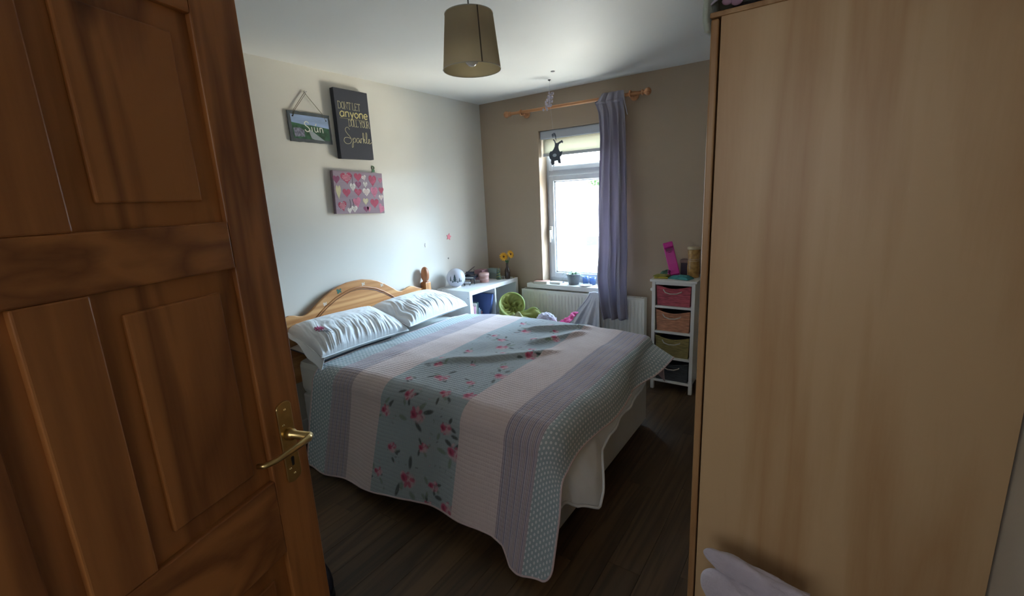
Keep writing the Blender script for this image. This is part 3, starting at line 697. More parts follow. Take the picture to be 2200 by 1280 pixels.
# ------------------------------------------------------------------ pillows
def pillow(c, w, d, t, tilt, yawz, seed, name='pillow', label='', flap=False, parent_mat=COTTON, amp=1.0, seam_mat=None):
    """w along y, d along depth, leaning on the headboard by tilt"""
    T = Matrix.Translation(c) @ Matrix.Rotation(yawz, 4, 'Z') @ Matrix.Rotation(tilt, 4, 'Y')
    th = thing(name, label, 'pillow', c, group='pillows at the head of the bed')
    def surf(sgn):
        def f(a, b):
            x = 2*a-1; y = 2*b-1
            # pinch sides inwards a little between corners
            kx = 1-0.07*(1-y*y); ky = 1-0.05*(1-x*x)
            hx = (1-abs(x)**2.6); hy = (1-abs(y)**3.0)
            h = t*0.5*(max(hx, 0)*max(hy, 0))**0.42
            px, py = x*d/2*kx, y*w/2*ky
            edge = max(abs(x), abs(y)*0.9)
            # long creases running in from the front seam and the ends
            wr = sstep(-0.35, 0.75, x)*(1-sstep(0.95, 1.0, edge))+0.45*sstep(0.45, 0.85, abs(y))*(1-sstep(0.95, 1.0, edge))
            wr = min(1.0, wr)
            yy = y+0.10*noise.noise(Vector((x*1.6, y*2.5, seed+20)))+0.10*(x-0.5)
            n1 = noise.noise(Vector((yy*12, x*0.9, seed))); n2 = noise.noise(Vector((yy*25, x*1.3, seed+4))); n3 = noise.noise(Vector((yy*6, x*1.2, seed+9)))
            cre = (1-2*abs(n1))*0.55+(1-2*abs(n2))*0.28+0.5*n3
            h += amp*t*0.085*cre*wr
            h += t*0.05*fbm(x*2+seed, y*3, seed)*(1-edge)
            return (px, py, h if sgn > 0 else -0.4*h)
        return f
    mb = MB(); nu, nv = 90, 170
    top = surf(1); bot = surf(-1)
    mb.grid(top, nu, nv, T=T); mb.grid(bot, 24, 32, T=T)
    p = mb.build('pillowcase', parent_mat, th)
    # seam piping round the edge
    rim = []
    for k in range(160):
        s_ = k/160*4; e = int(s_); q = s_-e
        a, b = [(q, 0), (1, q), (1-q, 1), (0, 1-q)][e]
        x, y, z = top(a, b); rim.append(T @ Vector((x, y, 0)))
    mb = MB(); mb.tube(rim, 0.004, 6, closed=True); mb.build('seam', seam_mat or parent_mat, p)
    if flap:
        # loose open end of the pillowcase hanging past the pillow, and its embroidery
        def fl_(a, b):
            x = (2*a-1); out = b
            px = x*d/2*0.97; py = -w/2*0.975+0.02-out*0.045
            zz = 0.010*math.sin(a*15+1)*out-0.075*out*sstep(0.25, 1.0, a)+0.004
            return (px+0.035*out*sstep(0.3, 1.0, a), py, zz)
        mb = MB(); mb.grid(fl_, 60, 14, T=T); mb.build('open_end', parent_mat, p, solid=0.002)
        EP = pm('pink_embroidery', lin((188, 84, 128)), 0.8, var=0.1, vscale=80); EL = pm('grey_embroidery', lin((160, 166, 176)), 0.8, var=0.1)
        mb = MB()
        ec = (0.10, -0.73)
        def on(xn, yn, lift=0.0025):
            q = top((xn+1)/2, (yn+1)/2); return T @ Vector((q[0], q[1], q[2]+lift))
        for k in range(9):
            an = k*2*PI/9; mb.tube([on(ec[0]+0.03*math.cos(an), ec[1]+0.015*math.sin(an)), on(ec[0]+0.10*math.cos(an+0.1), ec[1]+0.05*math.sin(an+0.1)), on(ec[0]+0.17*math.cos(an), ec[1]+0.085*math.sin(an))], 0.0035, 5)
        mb.build('embroidered_flower', EP, p)
        mb = MB()
        for k in range(6):
            an = k*2*PI/6+0.3; mb.tube([on(ec[0]+0.19*math.cos(an), ec[1]+0.09*math.sin(an)), on(ec[0]+0.3+0.06*math.cos(an*2), ec[1]+0.06+0.05*math.sin(an)), on(ec[0]+0.36+0.1*math.cos(an), ec[1]+0.10+0.06*math.sin(an*2))], 0.0012, 5)
        mb.build('embroidered_stem', EL, p)
    return th
pillow((0.235, -1.93, 0.708), 0.68, 0.44, 0.20, math.radians(15), math.radians(-3), 1.3, label='front left white pillow with a pink embroidered flower, nearest the door', flap=True)
pillow((0.255, -1.275, 0.722), 0.69, 0.44, 0.20, math.radians(11), math.radians(3), 5.1, label='right hand white pillow beside the white shelf unit')
pillow((0.225, -1.99, 0.635), 0.56, 0.34, 0.10, math.radians(6), 0, 9.7, label='flatter white pillow with dark piping lying under the embroidered pillow', parent_mat=pm('off_white_cotton', (0.62, 0.62, 0.58), 0.85, var=0.02, bump=0.2, bscale=40), amp=0.4, seam_mat=pm('dark_piping', (0.05, 0.06, 0.09), 0.8, var=0.1))

# ------------------------------------------------------------------ white cube shelf unit
K0, K1 = -0.807, -0.042; KX = 0.39; KZ = 0.77; t_ = 0.038
ks = thing('cube_shelf_unit', 'white two by two cube shelf unit in the corner beside the bed', 'shelf unit', (0.2, -0.42, 0))
B(0.008, K0, KZ-t_, KX, K1, KZ).build('top_panel', FOIL, ks, bevel=0.001)
B(0.008, K0, 0, KX, K1, t_).build('bottom_panel', FOIL, ks, bevel=0.001)
B(0.008, K0, t_, KX, K0+t_, KZ-t_).build('side_panel', FOIL, ks, bevel=0.001)
B(0.008, K1-t_, t_, KX, K1, KZ-t_).build('side_panel', FOIL, ks, bevel=0.001)
ym = (K0+K1)/2; zm = KZ/2
B(0.012, ym-0.008, t_, KX-0.003, ym+0.008, KZ-t_).build('divider', FOIL, ks)
B(0.012, K0+t_, zm-0.008, KX-0.003, ym-0.008, zm+0.008).build('shelf', FOIL, ks)
B(0.012, ym+0.008, zm-0.008, KX-0.003, K1-t_, zm+0.008).build('shelf', FOIL, ks)
mb = MB(); mb.lathe([(0.005, 0), (0.004, -0.001), (0, -0.001)], (KX-0.02, K0, KZ-0.06), 10, axis='y'); mb.build('screw_cap', pm('grey_cap', (0.35, 0.36, 0.38), 0.5, var=0.02), ks)
# books in the near cube
z0 = zm+0.008
bk = [(0.030, 0.20, 0.235, (0.55, 0.10, 0.28), 'bright pink book at the near end of the cube shelf', 0.0), (0.012, 0.19, 0.225, (0.75, 0.62, 0.66), 'thin pale pink book second from the near end of the cube', 0.0),
      (0.018, 0.21, 0.215, (0.62, 0.30, 0.42), 'rose book leaning third from the near end of the cube', 0.03), (0.010, 0.20, 0.24, (0.66, 0.66, 0.60), 'slim cream book in the middle of the leaning row', 0.06),
      (0.016, 0.20, 0.245, (0.09, 0.14, 0.13), 'dark green book leaning in the cube', 0.08), (0.012, 0.2, 0.19, (0.32, 0.40, 0.50), 'short grey blue book leaning before the folder', 0.10), (0.014, 0.2, 0.17, (0.16, 0.10, 0.22), 'short dark purple book leaning before the folder', 0.12), (0.012, 0.2, 0.15, (0.30, 0.12, 0.14), 'lowest maroon book in front of the blue folder', 0.14)]
y = K0+t_+0.006
for i, (tk, dp, ht, c_, lab, ln) in enumerate(bk):
    t0 = thing('book', lab, 'book', (KX-0.04-dp/2, y, z0), group='books in the cube shelf')
    yb = y; T = rotT((0, yb, z0), 'X', -ln*1.3)
    x1 = KX-0.03-0.004*i
    mb = MB(); mb.box(x1-dp, yb, z0, x1, yb+0.002, z0+ht, T); mb.box(x1-dp, yb+tk-0.002, z0, x1, yb+tk, z0+ht, T); mb.box(x1-0.002, yb, z0, x1, yb+tk, z0+ht, T)
    mb.build('cover', pm('book_cover_%s' % lab.split()[0], c_, 0.5, var=0.12, vscale=40), t0)
    mb = MB(); mb.box(x1-dp+0.004, yb+0.002, z0+0.003, x1-0.002, yb+tk-0.002, z0+ht-0.003, T); mb.build('pages', pm('paper', (0.7, 0.68, 0.6), 0.8, var=0.03), t0)
    y += tk+0.0035+ln*0.05
t0 = thing('ring_folder', 'large blue folder leaning against the divider of the shelf unit', 'folder', (0.25, ym-0.09, z0))
T = rotT((0, ym-0.012, z0), 'X', -0.0)
mb = MB(); FB = pm('blue_folder', (0.10, 0.15, 0.36), 0.45, var=0.1, vscale=12)
poly = [(0.0, 0.0), (0.085, 0.0), (0.085, 0.205), (0.0, 0.225)]
T = rotT((0, ym-0.02, z0), 'Z', 0.0)
# front cover leaning: a slab from low-near to high-far
def slab(y0, y1, x0, x1, za, zb_, th_):
    m_ = MB(); vs = [(x, yy+o_2, zz) for x in (x0, x1) for (yy, zz) in ((y0, za), (y1, zb_)) for o_2 in (0, th_)]
    return m_.add(vs, [(0, 1, 3, 2), (4, 6, 7, 5), (0, 2, 6, 4), (1, 5, 7, 3), (0, 4, 5, 1), (2, 3, 7, 6)])
slab(ym-0.14, ym-0.035, KX-0.255, KX-0.015, z0, z0+0.285, 0.004).build('front_cover', FB, t0, bevel=0.001)
slab(ym-0.105, ym-0.016, KX-0.255, KX-0.015, z0, z0+0.285, 0.004).build('back_cover', FB, t0, bevel=0.001)
m_ = MB(); m_.add([(KX-0.015, ym-0.14, z0), (KX-0.015, ym-0.101, z0), (KX-0.015, ym-0.012, z0+0.285), (KX-0.015, ym-0.035, z0+0.285), (KX-0.018, ym-0.14, z0), (KX-0.018, ym-0.101, z0), (KX-0.018, ym-0.012, z0+0.285), (KX-0.018, ym-0.035, z0+0.285)], [(0, 1, 2, 3), (7, 6, 5, 4), (0, 4, 5, 1), (1, 5, 6, 2), (2, 6, 7, 3), (3, 7, 4, 0)])
m_.build('spine', FB, t0)

# ------------------------------------------------------------------ things on the shelf unit
g = thing('globe_night_light', 'white globe night light painted with snowy fir trees', 'lamp', (0.12, -0.665, KZ))
gc = Vector((0.125, -0.668, KZ+0.086)); gr = 0.086
mb = MB(); mb.sphere(gc, gr, 32, 20); mb.build('globe', pm('milk_glass', (0.66, 0.67, 0.74), 0.15, var=0.02, trans=0.25), g)
mb = MB(); mb.lathe([(0.042, KZ), (0.044, KZ+0.004), (0.038, KZ+0.014), (0.03, KZ+0.016)], (gc.x, gc.y, 0), 24); mb.build('base', WHITE, g)
vd = Vector((2.8934-gc.x, -3.77-gc.y, 0.55)).normalized()
def on_globe(a, e):   # a: degrees to the viewer's right of the front, e: elevation
    base = math.atan2(vd.y, vd.x)+math.radians(a); el = math.radians(e)
    return gc+(gr+0.0008)*Vector((math.cos(el)*math.cos(base), math.cos(el)*math.sin(base), math.sin(el)))
TG = pm('painted_fir', (0.05, 0.09, 0.10), 0.5, var=0.2, vscale=80)
def fir(a, e, hh, ww):
    m_ = MB()
    for k in range(4):
        e0 = e+hh*(0.12+0.22*k); e1 = e0+hh*0.34; w0 = ww*(1-0.2*k)
        vs = [on_globe(a-w0+2*w0*i/6, e0) for i in range(7)]+[on_globe(a, e1)]
        m_.add(vs, [(i, i+1, 7) for i in range(6)])
    vs = [on_globe(a-1.2, e), on_globe(a+1.2, e), on_globe(a+1.2, e+hh*0.14), on_globe(a-1.2, e+hh*0.14)]; m_.add(vs, [(0, 1, 2, 3)])
    return m_
for a, e, hh, ww in ((-8, -20, 46, 15), (-34, -14, 32, 8), (22, -20, 24, 7), (-22, -22, 16, 7), (10, -24, 14, 6), (33, -20, 13, 5)):
    fir(a, e, hh, ww).build('painted_tree', TG, g)
mb = MB(); mb.tube([(0.17, -0.668, KZ+0.004), (0.175, -0.72, KZ+0.004), (0.15, -0.76, KZ+0.004), (0.11, -0.785, KZ+0.004), (0.085, -0.80, KZ+0.004), (0.075, -0.812, KZ-0.01), (0.07, -0.813, KZ-0.2)], 0.0028, 6); mb.build('cable', WHITE, g)

# toy grand piano
pn = thing('toy_grand_piano', 'small black toy grand piano with its lid raised', 'ornament', (0.14, -0.47, KZ))
PB = pm('black_lacquer', (0.018, 0.020, 0.032), 0.18, var=0.05)
ang = math.radians(22); PT = Matrix.Translation((0.135, -0.465, KZ)) @ Matrix.Rotation(ang, 4, 'Z')
case = [(-0.062, -0.055), (0.062, -0.055), (0.062, 0.03), (0.05, 0.055), (0.02, 0.075), (-0.01, 0.10), (-0.04, 0.11), (-0.062, 0.095)]
def pp(poly, z0_, z1_):
    m_ = MB(); k = len(poly); vs = [(u, v, z0_) for u, v in poly]+[(u, v, z1_) for u, v in poly]
    return m_.add(vs, [tuple(range(k))[::-1], tuple(range(k, 2*k))]+[(i, (i+1) % k, k+(i+1) % k, k+i) for i in range(k)], T=PT)
pp(case, 0.052, 0.078).build('case', PB, pn, bevel=0.002)
LT = PT @ Matrix.Translation((-0.064, 0, 0.081)) @ Matrix.Rotation(-0.62, 4, 'Y') @ Matrix.Translation((0.064, 0, 0))
m_ = MB(); k = len(case); lidp = [(u, v) for u, v in case if v > -0.06]
m_.add([(u, max(v, -0.02), 0) for u, v in case]+[(u, max(v, -0.02), 0.004) for u, v in case], [tuple(range(k))[::-1], tuple(range(k, 2*k))]+[(i, (i+1) % k, k+(i+1) % k, k+i) for i in range(k)], T=LT); m_.build('lid', PB, pn)
mb = MB(); mb.box(-0.056, -0.088, 0.052, 0.056, -0.055, 0.062, PT); mb.box(-0.062, -0.09, 0.05, -0.055, -0.055, 0.07, PT); mb.box(0.055, -0.09, 0.05, 0.062, -0.055, 0.07, PT); mb.build('keyboard_bed', PB, pn)
mb = MB()
for i in range(14): mb.box(-0.0545+i*0.0078, -0.086, 0.062, -0.0545+i*0.0078+0.0072, -0.058, 0.0655, PT)
mb.build('white_keys', pm('ivory', (0.75, 0.74, 0.7), 0.3, var=0.02), pn)
mb = MB(); mb.box(-0.04, -0.045, 0.08, 0.04, -0.042, 0.108, PT @ Matrix.Rotation(-0.2, 4, 'X')); mb.build('music_stand', PB, pn)
for (u, v) in ((-0.052, -0.06), (0.052, -0.06), (-0.03, 0.085)):
    mb = MB(); mb.tube([PT @ Vector((u, v, 0)), PT @ Vector((u, v, 0.02)), PT @ Vector((u, v, 0.053))], [0.0035, 0.0045, 0.0065], 8); mb.build('leg', PB, pn)
mb = MB(); mb.tube([PT @ Vector((0.03, 0.02, 0.078)), PT @ Vector((0.028, 0.02, 0.135))], 0.0015, 6); mb.build('lid_prop', PB, pn)
pb = thing('toy_piano_stool', 'tiny black stool with a pale seat in front of the toy piano', 'ornament', PT @ Vector((0, -0.125, 0)))
mb = MB(); mb.box(-0.03, -0.14, 0.022, 0.03, -0.112, 0.032, PT); mb.build('seat', pm('stool_seat', (0.5, 0.5, 0.52), 0.5, var=0.03), pb, bevel=0.002)
for u in (-0.026, 0.026):
    for v in (-0.136, -0.116):
        mb = MB(); mb.tube([PT @ Vector((u, v, 0)), PT @ Vector((u, v, 0.023))], 0.0025, 6); mb.build('leg', PB, pb)

# pink tin with lid
tn = thing('pink_tin', 'pale pink round pot with a lid between toy piano and bottle', 'pot', (0.225, -0.375, KZ))
TP = pm('blush_tin', (0.62, 0.36, 0.32), 0.45, var=0.06, vscale=15); TP2 = pm('blush_lid', (0.68, 0.45, 0.42), 0.4, var=0.05)
mb = MB(); mb.lathe([(0.041, KZ), (0.043, KZ+0.003), (0.046, KZ+0.064), (0.045, KZ+0.064)], (0.225, -0.375, 0), 28); mb.build('body', TP, tn)
mb = MB(); mb.lathe([(0.048, KZ+0.062), (0.049, KZ+0.064), (0.049, KZ+0.084), (0.044, KZ+0.089), (0, KZ+0.090)], (0.225, -0.375, 0), 28); mb.build('lid', TP2, tn)
mb = MB(); mb.lathe([(0.0445, KZ+0.026), (0.0456, KZ+0.028), (0.0456, KZ+0.036), (0.0452, KZ+0.038)], (0.225, -0.375, 0), 28); mb.build('band', TP2, tn)
# boxes behind
def carton(name, lab, x0, y0, x1, y1, h, c1, c2, cat='box'):
    o = thing(name, lab, cat, ((x0+x1)/2, (y0+y1)/2, KZ))
    B(x0, y0, KZ, x1, y1, KZ+h*0.8).build('body', pm(name+'_card', c1, 0.6, var=0.06, vscale=20), o, bevel=0.001)
    B(x0-0.0015, y0-0.0015, KZ+h*0.62, x1+0.0015, y1+0.0015, KZ+h).build('lid', pm(name+'_lid', c2, 0.6, var=0.06, vscale=20), o, bevel=0.0015)
    return o
carton('teal_box', 'grey green box in the corner behind the pink pot', 0.13, -0.20, 0.245, -0.135, 0.098, (0.22, 0.30, 0.29), (0.26, 0.34, 0.33))
carton('plum_box', 'dusky pink box standing behind the pink pot', 0.06, -0.31, 0.15, -0.215, 0.098, (0.36, 0.21, 0.24), (0.42, 0.24, 0.28))
# little wire tree ornament
tw = thing('tree_ornament', 'tiny green and gold tree ornament left of the bottle', 'ornament', (0.275, -0.205, KZ))
GO = pm('gold_wire', (0.60, 0.50, 0.18), 0.3, 0.8, var=0.1); GT = pm('green_enamel', (0.10, 0.17, 0.12), 0.5, var=0.15)
mb = MB()
for k in range(4): mb.lathe([(0.032*(1-0.21*k), KZ+0.008+0.021*k), (0.015*(1-0.2*k), KZ+0.030+0.021*k), (0, KZ+0.036+0.021*k)], (0.275, -0.205, 0), 14)
mb.build('branches', GT, tw)
mb = MB(); mb.tube([(0.275+0.034*(1-s)*math.cos(s*22), -0.205+0.034*(1-s)*math.sin(s*22), KZ+0.008+0.092*s) for s in [i/60 for i in range(61)]], 0.0024, 5); mb.build('gold_spiral', GO, tw)
mb = MB(); mb.tube([(0.266, -0.211, KZ+0.075), (0.275, -0.205, KZ+0.128), (0.284, -0.199, KZ+0.075)], 0.0024, 5); mb.build('gold_peak', GO, tw)
mb = MB(); mb.lathe([(0.024, KZ), (0.024, KZ+0.006), (0.01, KZ+0.008)], (0.275, -0.205, 0), 14); mb.build('base', GT, tw)
fg = thing('figurine', 'tiny grey figurine between tree ornament and bottle', 'ornament', (0.305, -0.175, KZ))
mb = MB(); mb.lathe([(0.011, KZ), (0.012, KZ+0.004), (0.008, KZ+0.018), (0.004, KZ+0.024)], (0.305, -0.175, 0), 12); mb.build('body', pm('pewter', (0.28, 0.30, 0.29), 0.35, 0.4, var=0.1), fg)
mb = MB(); mb.sphere((0.305, -0.175, KZ+0.030), 0.007, 10, 8); mb.build('head', pm('pewter', (0.28, 0.30, 0.29)), fg)
# brown bottle with yellow flowers
bo = thing('bottle_vase', 'brown glass bottle standing at the corner of the shelf unit', 'bottle', (0.338, -0.145, KZ))
bx, by = 0.338, -0.145
BG = pm('brown_glass', (0.045, 0.028, 0.022), 0.08, var=0.1)
mb = MB(); mb.lathe([(0.024, KZ), (0.0265, KZ+0.004), (0.0265, KZ+0.075), (0.024, KZ+0.09), (0.014, KZ+0.112), (0.0115, KZ+0.125), (0.0115, KZ+0.148), (0.0135, KZ+0.15), (0.0135, KZ+0.157), (0.010, KZ+0.157), (0.009, KZ+0.12)], (bx, by, 0), 24); mb.build('glass_body', BG, bo)
YP = pm('yellow_petal', (0.72, 0.36, 0.015), 0.6, var=0.15, vscale=60); RC = pm('rust_flower_centre', (0.10, 0.03, 0.015), 0.8, var=0.2); GS = pm('green_stem', (0.06, 0.14, 0.05), 0.6, var=0.2)
def flower(c, nrm, r, k, lab):
    th = thing('yellow_flower', lab, 'flower', (bx, by, KZ+0.10), group='yellow flowers in the brown bottle')
    nrm = Vector(nrm).normalized(); e1 = nrm.orthogonal().normalized(); e2 = nrm.cross(e1); c = Vector(c)
    mb = MB(); mb.tube([(bx, by, KZ+0.10), (lerp(bx, c.x, 0.4), lerp(by, c.y, 0.4), KZ+0.165), c-nrm*0.004], 0.0018, 6); mb.build('stem', GS, th)
    mb = MB(); mb.sphere(c+nrm*0.003, 0.0085, 12, 8); mb.build('flower_centre', RC, th)
    for i in range(k):
        an = 2*PI*i/k; d = math.cos(an)*e1+math.sin(an)*e2; s_ = nrm.cross(d)
        w_ = r*0.22
        P = [c+d*0.005, c+d*r*0.55+s_*w_+nrm*0.004, c+d*r+s_*w_*0.4+nrm*0.0, c+d*r-s_*w_*0.4, c+d*r*0.55-s_*w_+nrm*0.004, c+d*r*0.55+nrm*0.002]
        mb = MB(); mb.add(P, [(0, 1, 5), (1, 2, 5), (2, 3, 5), (3, 4, 5), (4, 0, 5)], True); mb.build('petal', YP, th, solid=0.0008)
flower((0.318, -0.165, KZ+0.220), (0.75, -0.6, 0.35), 0.044, 13, 'left and lower of the two yellow flowers in the brown bottle')
flower((0.368, -0.118, KZ+0.240), (0.85, -0.2, 0.35), 0.042, 13, 'right and higher of the two yellow flowers in the brown bottle')
th = thing('leaf_sprig', 'green leaves below the yellow flowers in the bottle neck', 'leaves', (bx, by, KZ+0.14))
for k in range(9):
    an = k*2.4; hh = 0.16+0.018*(k % 3); c = Vector((bx, by, KZ+0.150)); d = Vector((math.cos(an), math.sin(an), 0.0)); tip = c+d*0.026+Vector((0, 0, 0.022+0.01*(k % 3)))
    s_ = d.cross(Vector((0, 0, 1)))*0.008; mid = (c+tip)/2+Vector((0, 0, 0.006))
    mb = MB(); mb.add([c, mid+s_, tip, mid-s_, mid+Vector((0, 0, 0.002))], [(0, 1, 4), (1, 2, 4), (2, 3, 4), (3, 0, 4)], True); mb.build('leaf', GS, th, solid=0.0008)
br = thing('brass_button', 'tiny yellow bead lying at the corner of the shelf top', 'ornament', (0.372, -0.085, KZ))
mb = MB(); mb.sphere((0.372, -0.085, KZ+0.005), 0.0055, 12, 8); mb.build('bead', GO, br)
mb = MB(); mb.lathe([(0.004, KZ), (0.006, KZ+0.0012), (0.004, KZ+0.002)], (0.372, -0.085, 0), 10); mb.build('foot', GO, br)

# ------------------------------------------------------------------ heap beside the bed
OL = pm('olive_blanket', (0.24, 0.23, 0.11), 0.9, var=0.25, vscale=9, bump=0.4, bscale=60)
def heapf(cx, cy, rx, ry, h, seed, p=0.8, fr=3.0):
    def f(a, b):
        th_ = a*2*PI; r = b
        x = cx+rx*r*math.cos(th_)*(1+0.1*math.sin(3*th_+seed)); y = cy+ry*r*math.sin(th_)*(1+0.1*math.sin(2*th_+seed))
        z = h*(max(0, 1-r**2.2))**p
        z *= 1+0.16*fbm(x*fr*2+seed, y*fr*2, seed, 4)
        cr_ = 1-2*abs(noise.noise(Vector((x*11+seed, y*11, z*8))))
        return (x, y, max(0.0, z+0.025*cr_*(1-r**4)))
    return f
mb = MB(); mb.grid(heapf(0.72, -0.50, 0.26, 0.26, 0.50, 3.1, 0.5), 90, 40)
mb.build('olive_blanket', OL, loc=(0.72, -0.50, 0), label='crumpled olive blanket heaped between bed and radiator', cat='blanket')
# lime pop-up mesh hamper
LIME = pm('lime_mesh_fabric', (0.36, 0.38, 0.10), 0.65, var=0.25, vscale=14, bump=0.5, bscale=150, trans=0.3)
LIMED = pm('lime_trim', (0.28, 0.34, 0.08), 0.55, var=0.1)
lh = thing('mesh_hamper', 'collapsed lime green mesh hamper lying in front of the shelf unit', 'hamper', (0.55, -0.36, 0.42))
hc = Vector((0.56, -0.415, 0.585)); ax = Vector((0.55, -0.60, 0.62)).normalized(); e1 = Vector((0.0, 0.0, 1.0)).cross(ax).normalized(); e2 = ax.cross(e1)
def rim(a, r=0.128, wob=0.008): return hc+e1*(r*0.90*math.cos(a))+e2*(r*0.95*math.sin(a))+ax*wob*math.sin(2*a+0.5)
mb = MB(); mb.tube([rim(k*PI/32) for k in range(64)], 0.0085, 8, closed=True); mb.build('wire_rim', LIMED, lh)
def bag(a, b):
    an = a*2*PI; p = rim(an, lerp(0.128, 0.075, b**1.5))-ax*(0.17*b)
    tw_ = 0.022*math.sin(an*5+b*7)*math.sin(b*PI)+0.012*noise.noise(Vector((math.cos(an)*3, math.sin(an)*3, b*6)))
    return p+(p-hc).normalized()*tw_
mb = MB(); mb.grid(bag, 90, 30); mb.build('mesh_side', LIME, lh, solid=0.002)
def inn(a, b):
    an = a*2*PI; r = 0.122*(1-b)
    p = hc+e1*(r*0.90*math.cos(an))+e2*(r*0.95*math.sin(an))
    dpt = 0.055*sstep(0, 0.5, b)
    fold = 0.03*noise.noise(Vector((p.x*22, p.y*22, p.z*22)))+0.055*(1-abs(2*noise.noise(Vector((p.x*13+3, p.y*13, p.z*13)))))
    fold = 0.016*math.sin(an*4+b*7+1.5*math.sin(an*2))+0.012*math.sin(an*9-b*11)+0.02*noise.noise(Vector((p.x*30, p.y*30, p.z*30)))
    return p-ax*(dpt*0.8-fold*sstep(0, 0.3, b)*(1-0.5*b))
mb = MB(); mb.grid(inn, 80, 24); mb.build('folded_mesh', LIME, lh, solid=0.002)
def lip(a, b):
    s_ = a; p0 = Vector((0.66, -0.44, 0.505)); p1 = Vector((0.84, -0.30, 0.47))
    c = p0.lerp(p1, s_)+Vector((0, 0, 0.07*math.sin(s_*PI*0.9+0.25)))
    w_ = (b-0.5)*0.16
    return c+Vector((-0.25*w_+0.02*math.sin(b*7), 0.75*w_, -abs(w_)*0.7+0.012*math.sin(s_*9+b*5)))+Vector((0.05*b, -0.02*b, 0))
mb = MB(); mb.grid(lip, 40, 20); mb.build('loose_flap', LIME, lh, solid=0.003)
mb = MB(); mb.tube([lip(i/40, 0.5)+Vector((0, -0.004, 0.006)) for i in range(41)], 0.005, 6); mb.build('flap_wire', LIMED, lh)
# plush with a round woolly back
PLU = pm('lilac_wool', (0.46, 0.43, 0.52), 0.95, var=0.22, vscale=40, bump=1.0, bscale=90, sheen=0.5)
pz = thing('plush_toy', 'round woolly grey lilac plush toy poking up behind the quilt', 'toy', (0.985, -0.52, 0.42))
def woolly(c, r, seed, n=60, m=40, amp=0.10):
    def f(a, b):
        th_ = a*2*PI; ph = b*PI; d = Vector((math.sin(ph)*math.cos(th_), math.sin(ph)*math.sin(th_), math.cos(ph)))
        k = 1+amp*noise.noise(d*7+Vector((seed, 0, 0)))+amp*0.7*noise.noise(d*16+Vector((0, seed, 0)))
        return (c[0]+r[0]*d.x*k, c[1]+r[1]*d.y*k, c[2]+r[2]*d.z*k)
    return MB().grid(f, n, m)
woolly((0.985, -0.52, 0.485), (0.093, 0.085, 0.092), 2.0).build('body', PLU, pz)
woolly((0.93, -0.57, 0.48), (0.026, 0.022, 0.05), 5.0, 24, 16).build('ear', PLU, pz); woolly((1.045, -0.57, 0.46), (0.026, 0.022, 0.05), 6.0, 24, 16).build('ear', PLU, pz)
HPK = pm('hot_pink_cloth', (0.62, 0.07, 0.24), 0.8, var=0.12, bump=0.3, bscale=50)
def pkc(a, b):
    x = lerp(1.045, 1.235, a); y = lerp(-0.62, -0.40, b)
    z = 0.455+0.12*sstep(0.0, 0.9, a)*(0.45+0.55*b)+0.02*fbm(x*18, y*18, 1)+0.018*(1-abs(2*noise.noise(Vector((x*20, y*14, 3)))))
    return (x, y, z)
pkt = thing('pink_cloth', 'bright pink cloth crumpled between plush toy and hanging towel', 'cloth', (1.14, -0.5, 0.46))
mb = MB(); mb.grid(pkc, 50, 40); mb.build('crumpled_cloth', HPK, pkt, solid=0.006)
mb = MB(); mb.tube([pkc(i/40, 0.0) for i in range(41)], 0.005, 6); mb.build('hem', pm('pink_hem', (0.72, 0.22, 0.36), 0.8, var=0.1), pkt)
# hidden base of the heap
mb = MB(); mb.grid(heapf(1.10, -0.50, 0.19, 0.22, 0.42, 7.7, 0.4), 70, 30)
mb.build('laundry_pile', pm('grey_laundry', (0.30, 0.29, 0.33), 0.9, var=0.2, vscale=8, bump=0.4, bscale=50), loc=(1.10, -0.5, 0), label='low pile of grey laundry under the plush toy and pink cloth', cat='laundry')
# towel over the radiator
TW = pm('white_towelling', (0.60, 0.61, 0.66), 0.95, var=0.06, vscale=30, bump=0.6, bscale=110)
tl = thing('draped_towel', 'white towel hanging over the radiator below the sill', 'towel', (1.2, -0.12, 0.35))
def twl(a, b):
    # b: 0 behind the panel -> over the top -> 1 low at the front
    z = interp(b, [0, 0.10, 0.14, 0.18, 1.0], [0.60, 0.668, 0.692, 0.668, 0.30])
    yb = interp(b, [0, 0.10, 0.14, 0.18, 0.3, 1.0], [-0.085, -0.085, -0.108, -0.118, -0.135, -0.205])
    spread = sstep(0.16, 1.0, b)
    xl = lerp(1.205, 0.985, spread**0.72); xr = lerp(1.30, 1.345, spread)
    x = lerp(xl, xr, a)
    y = yb+spread*(0.022*math.sin(a*17+0.6)+0.012*math.sin(a*33+b*4)) if b > 0.18 else yb
    if b > 0.1: z += 0.010*math.sin(a*PI)
    return (x, y, z)
mb = MB(); mb.grid(twl, 90, 60); mb.build('towel_cloth', TW, tl, solid=0.004)
mb = MB(); mb.tube([Vector(twl(0.0, i/60))+Vector((-0.002, -0.003, 0)) for i in range(61)], 0.0055, 6); mb.build('hem', TW, tl)

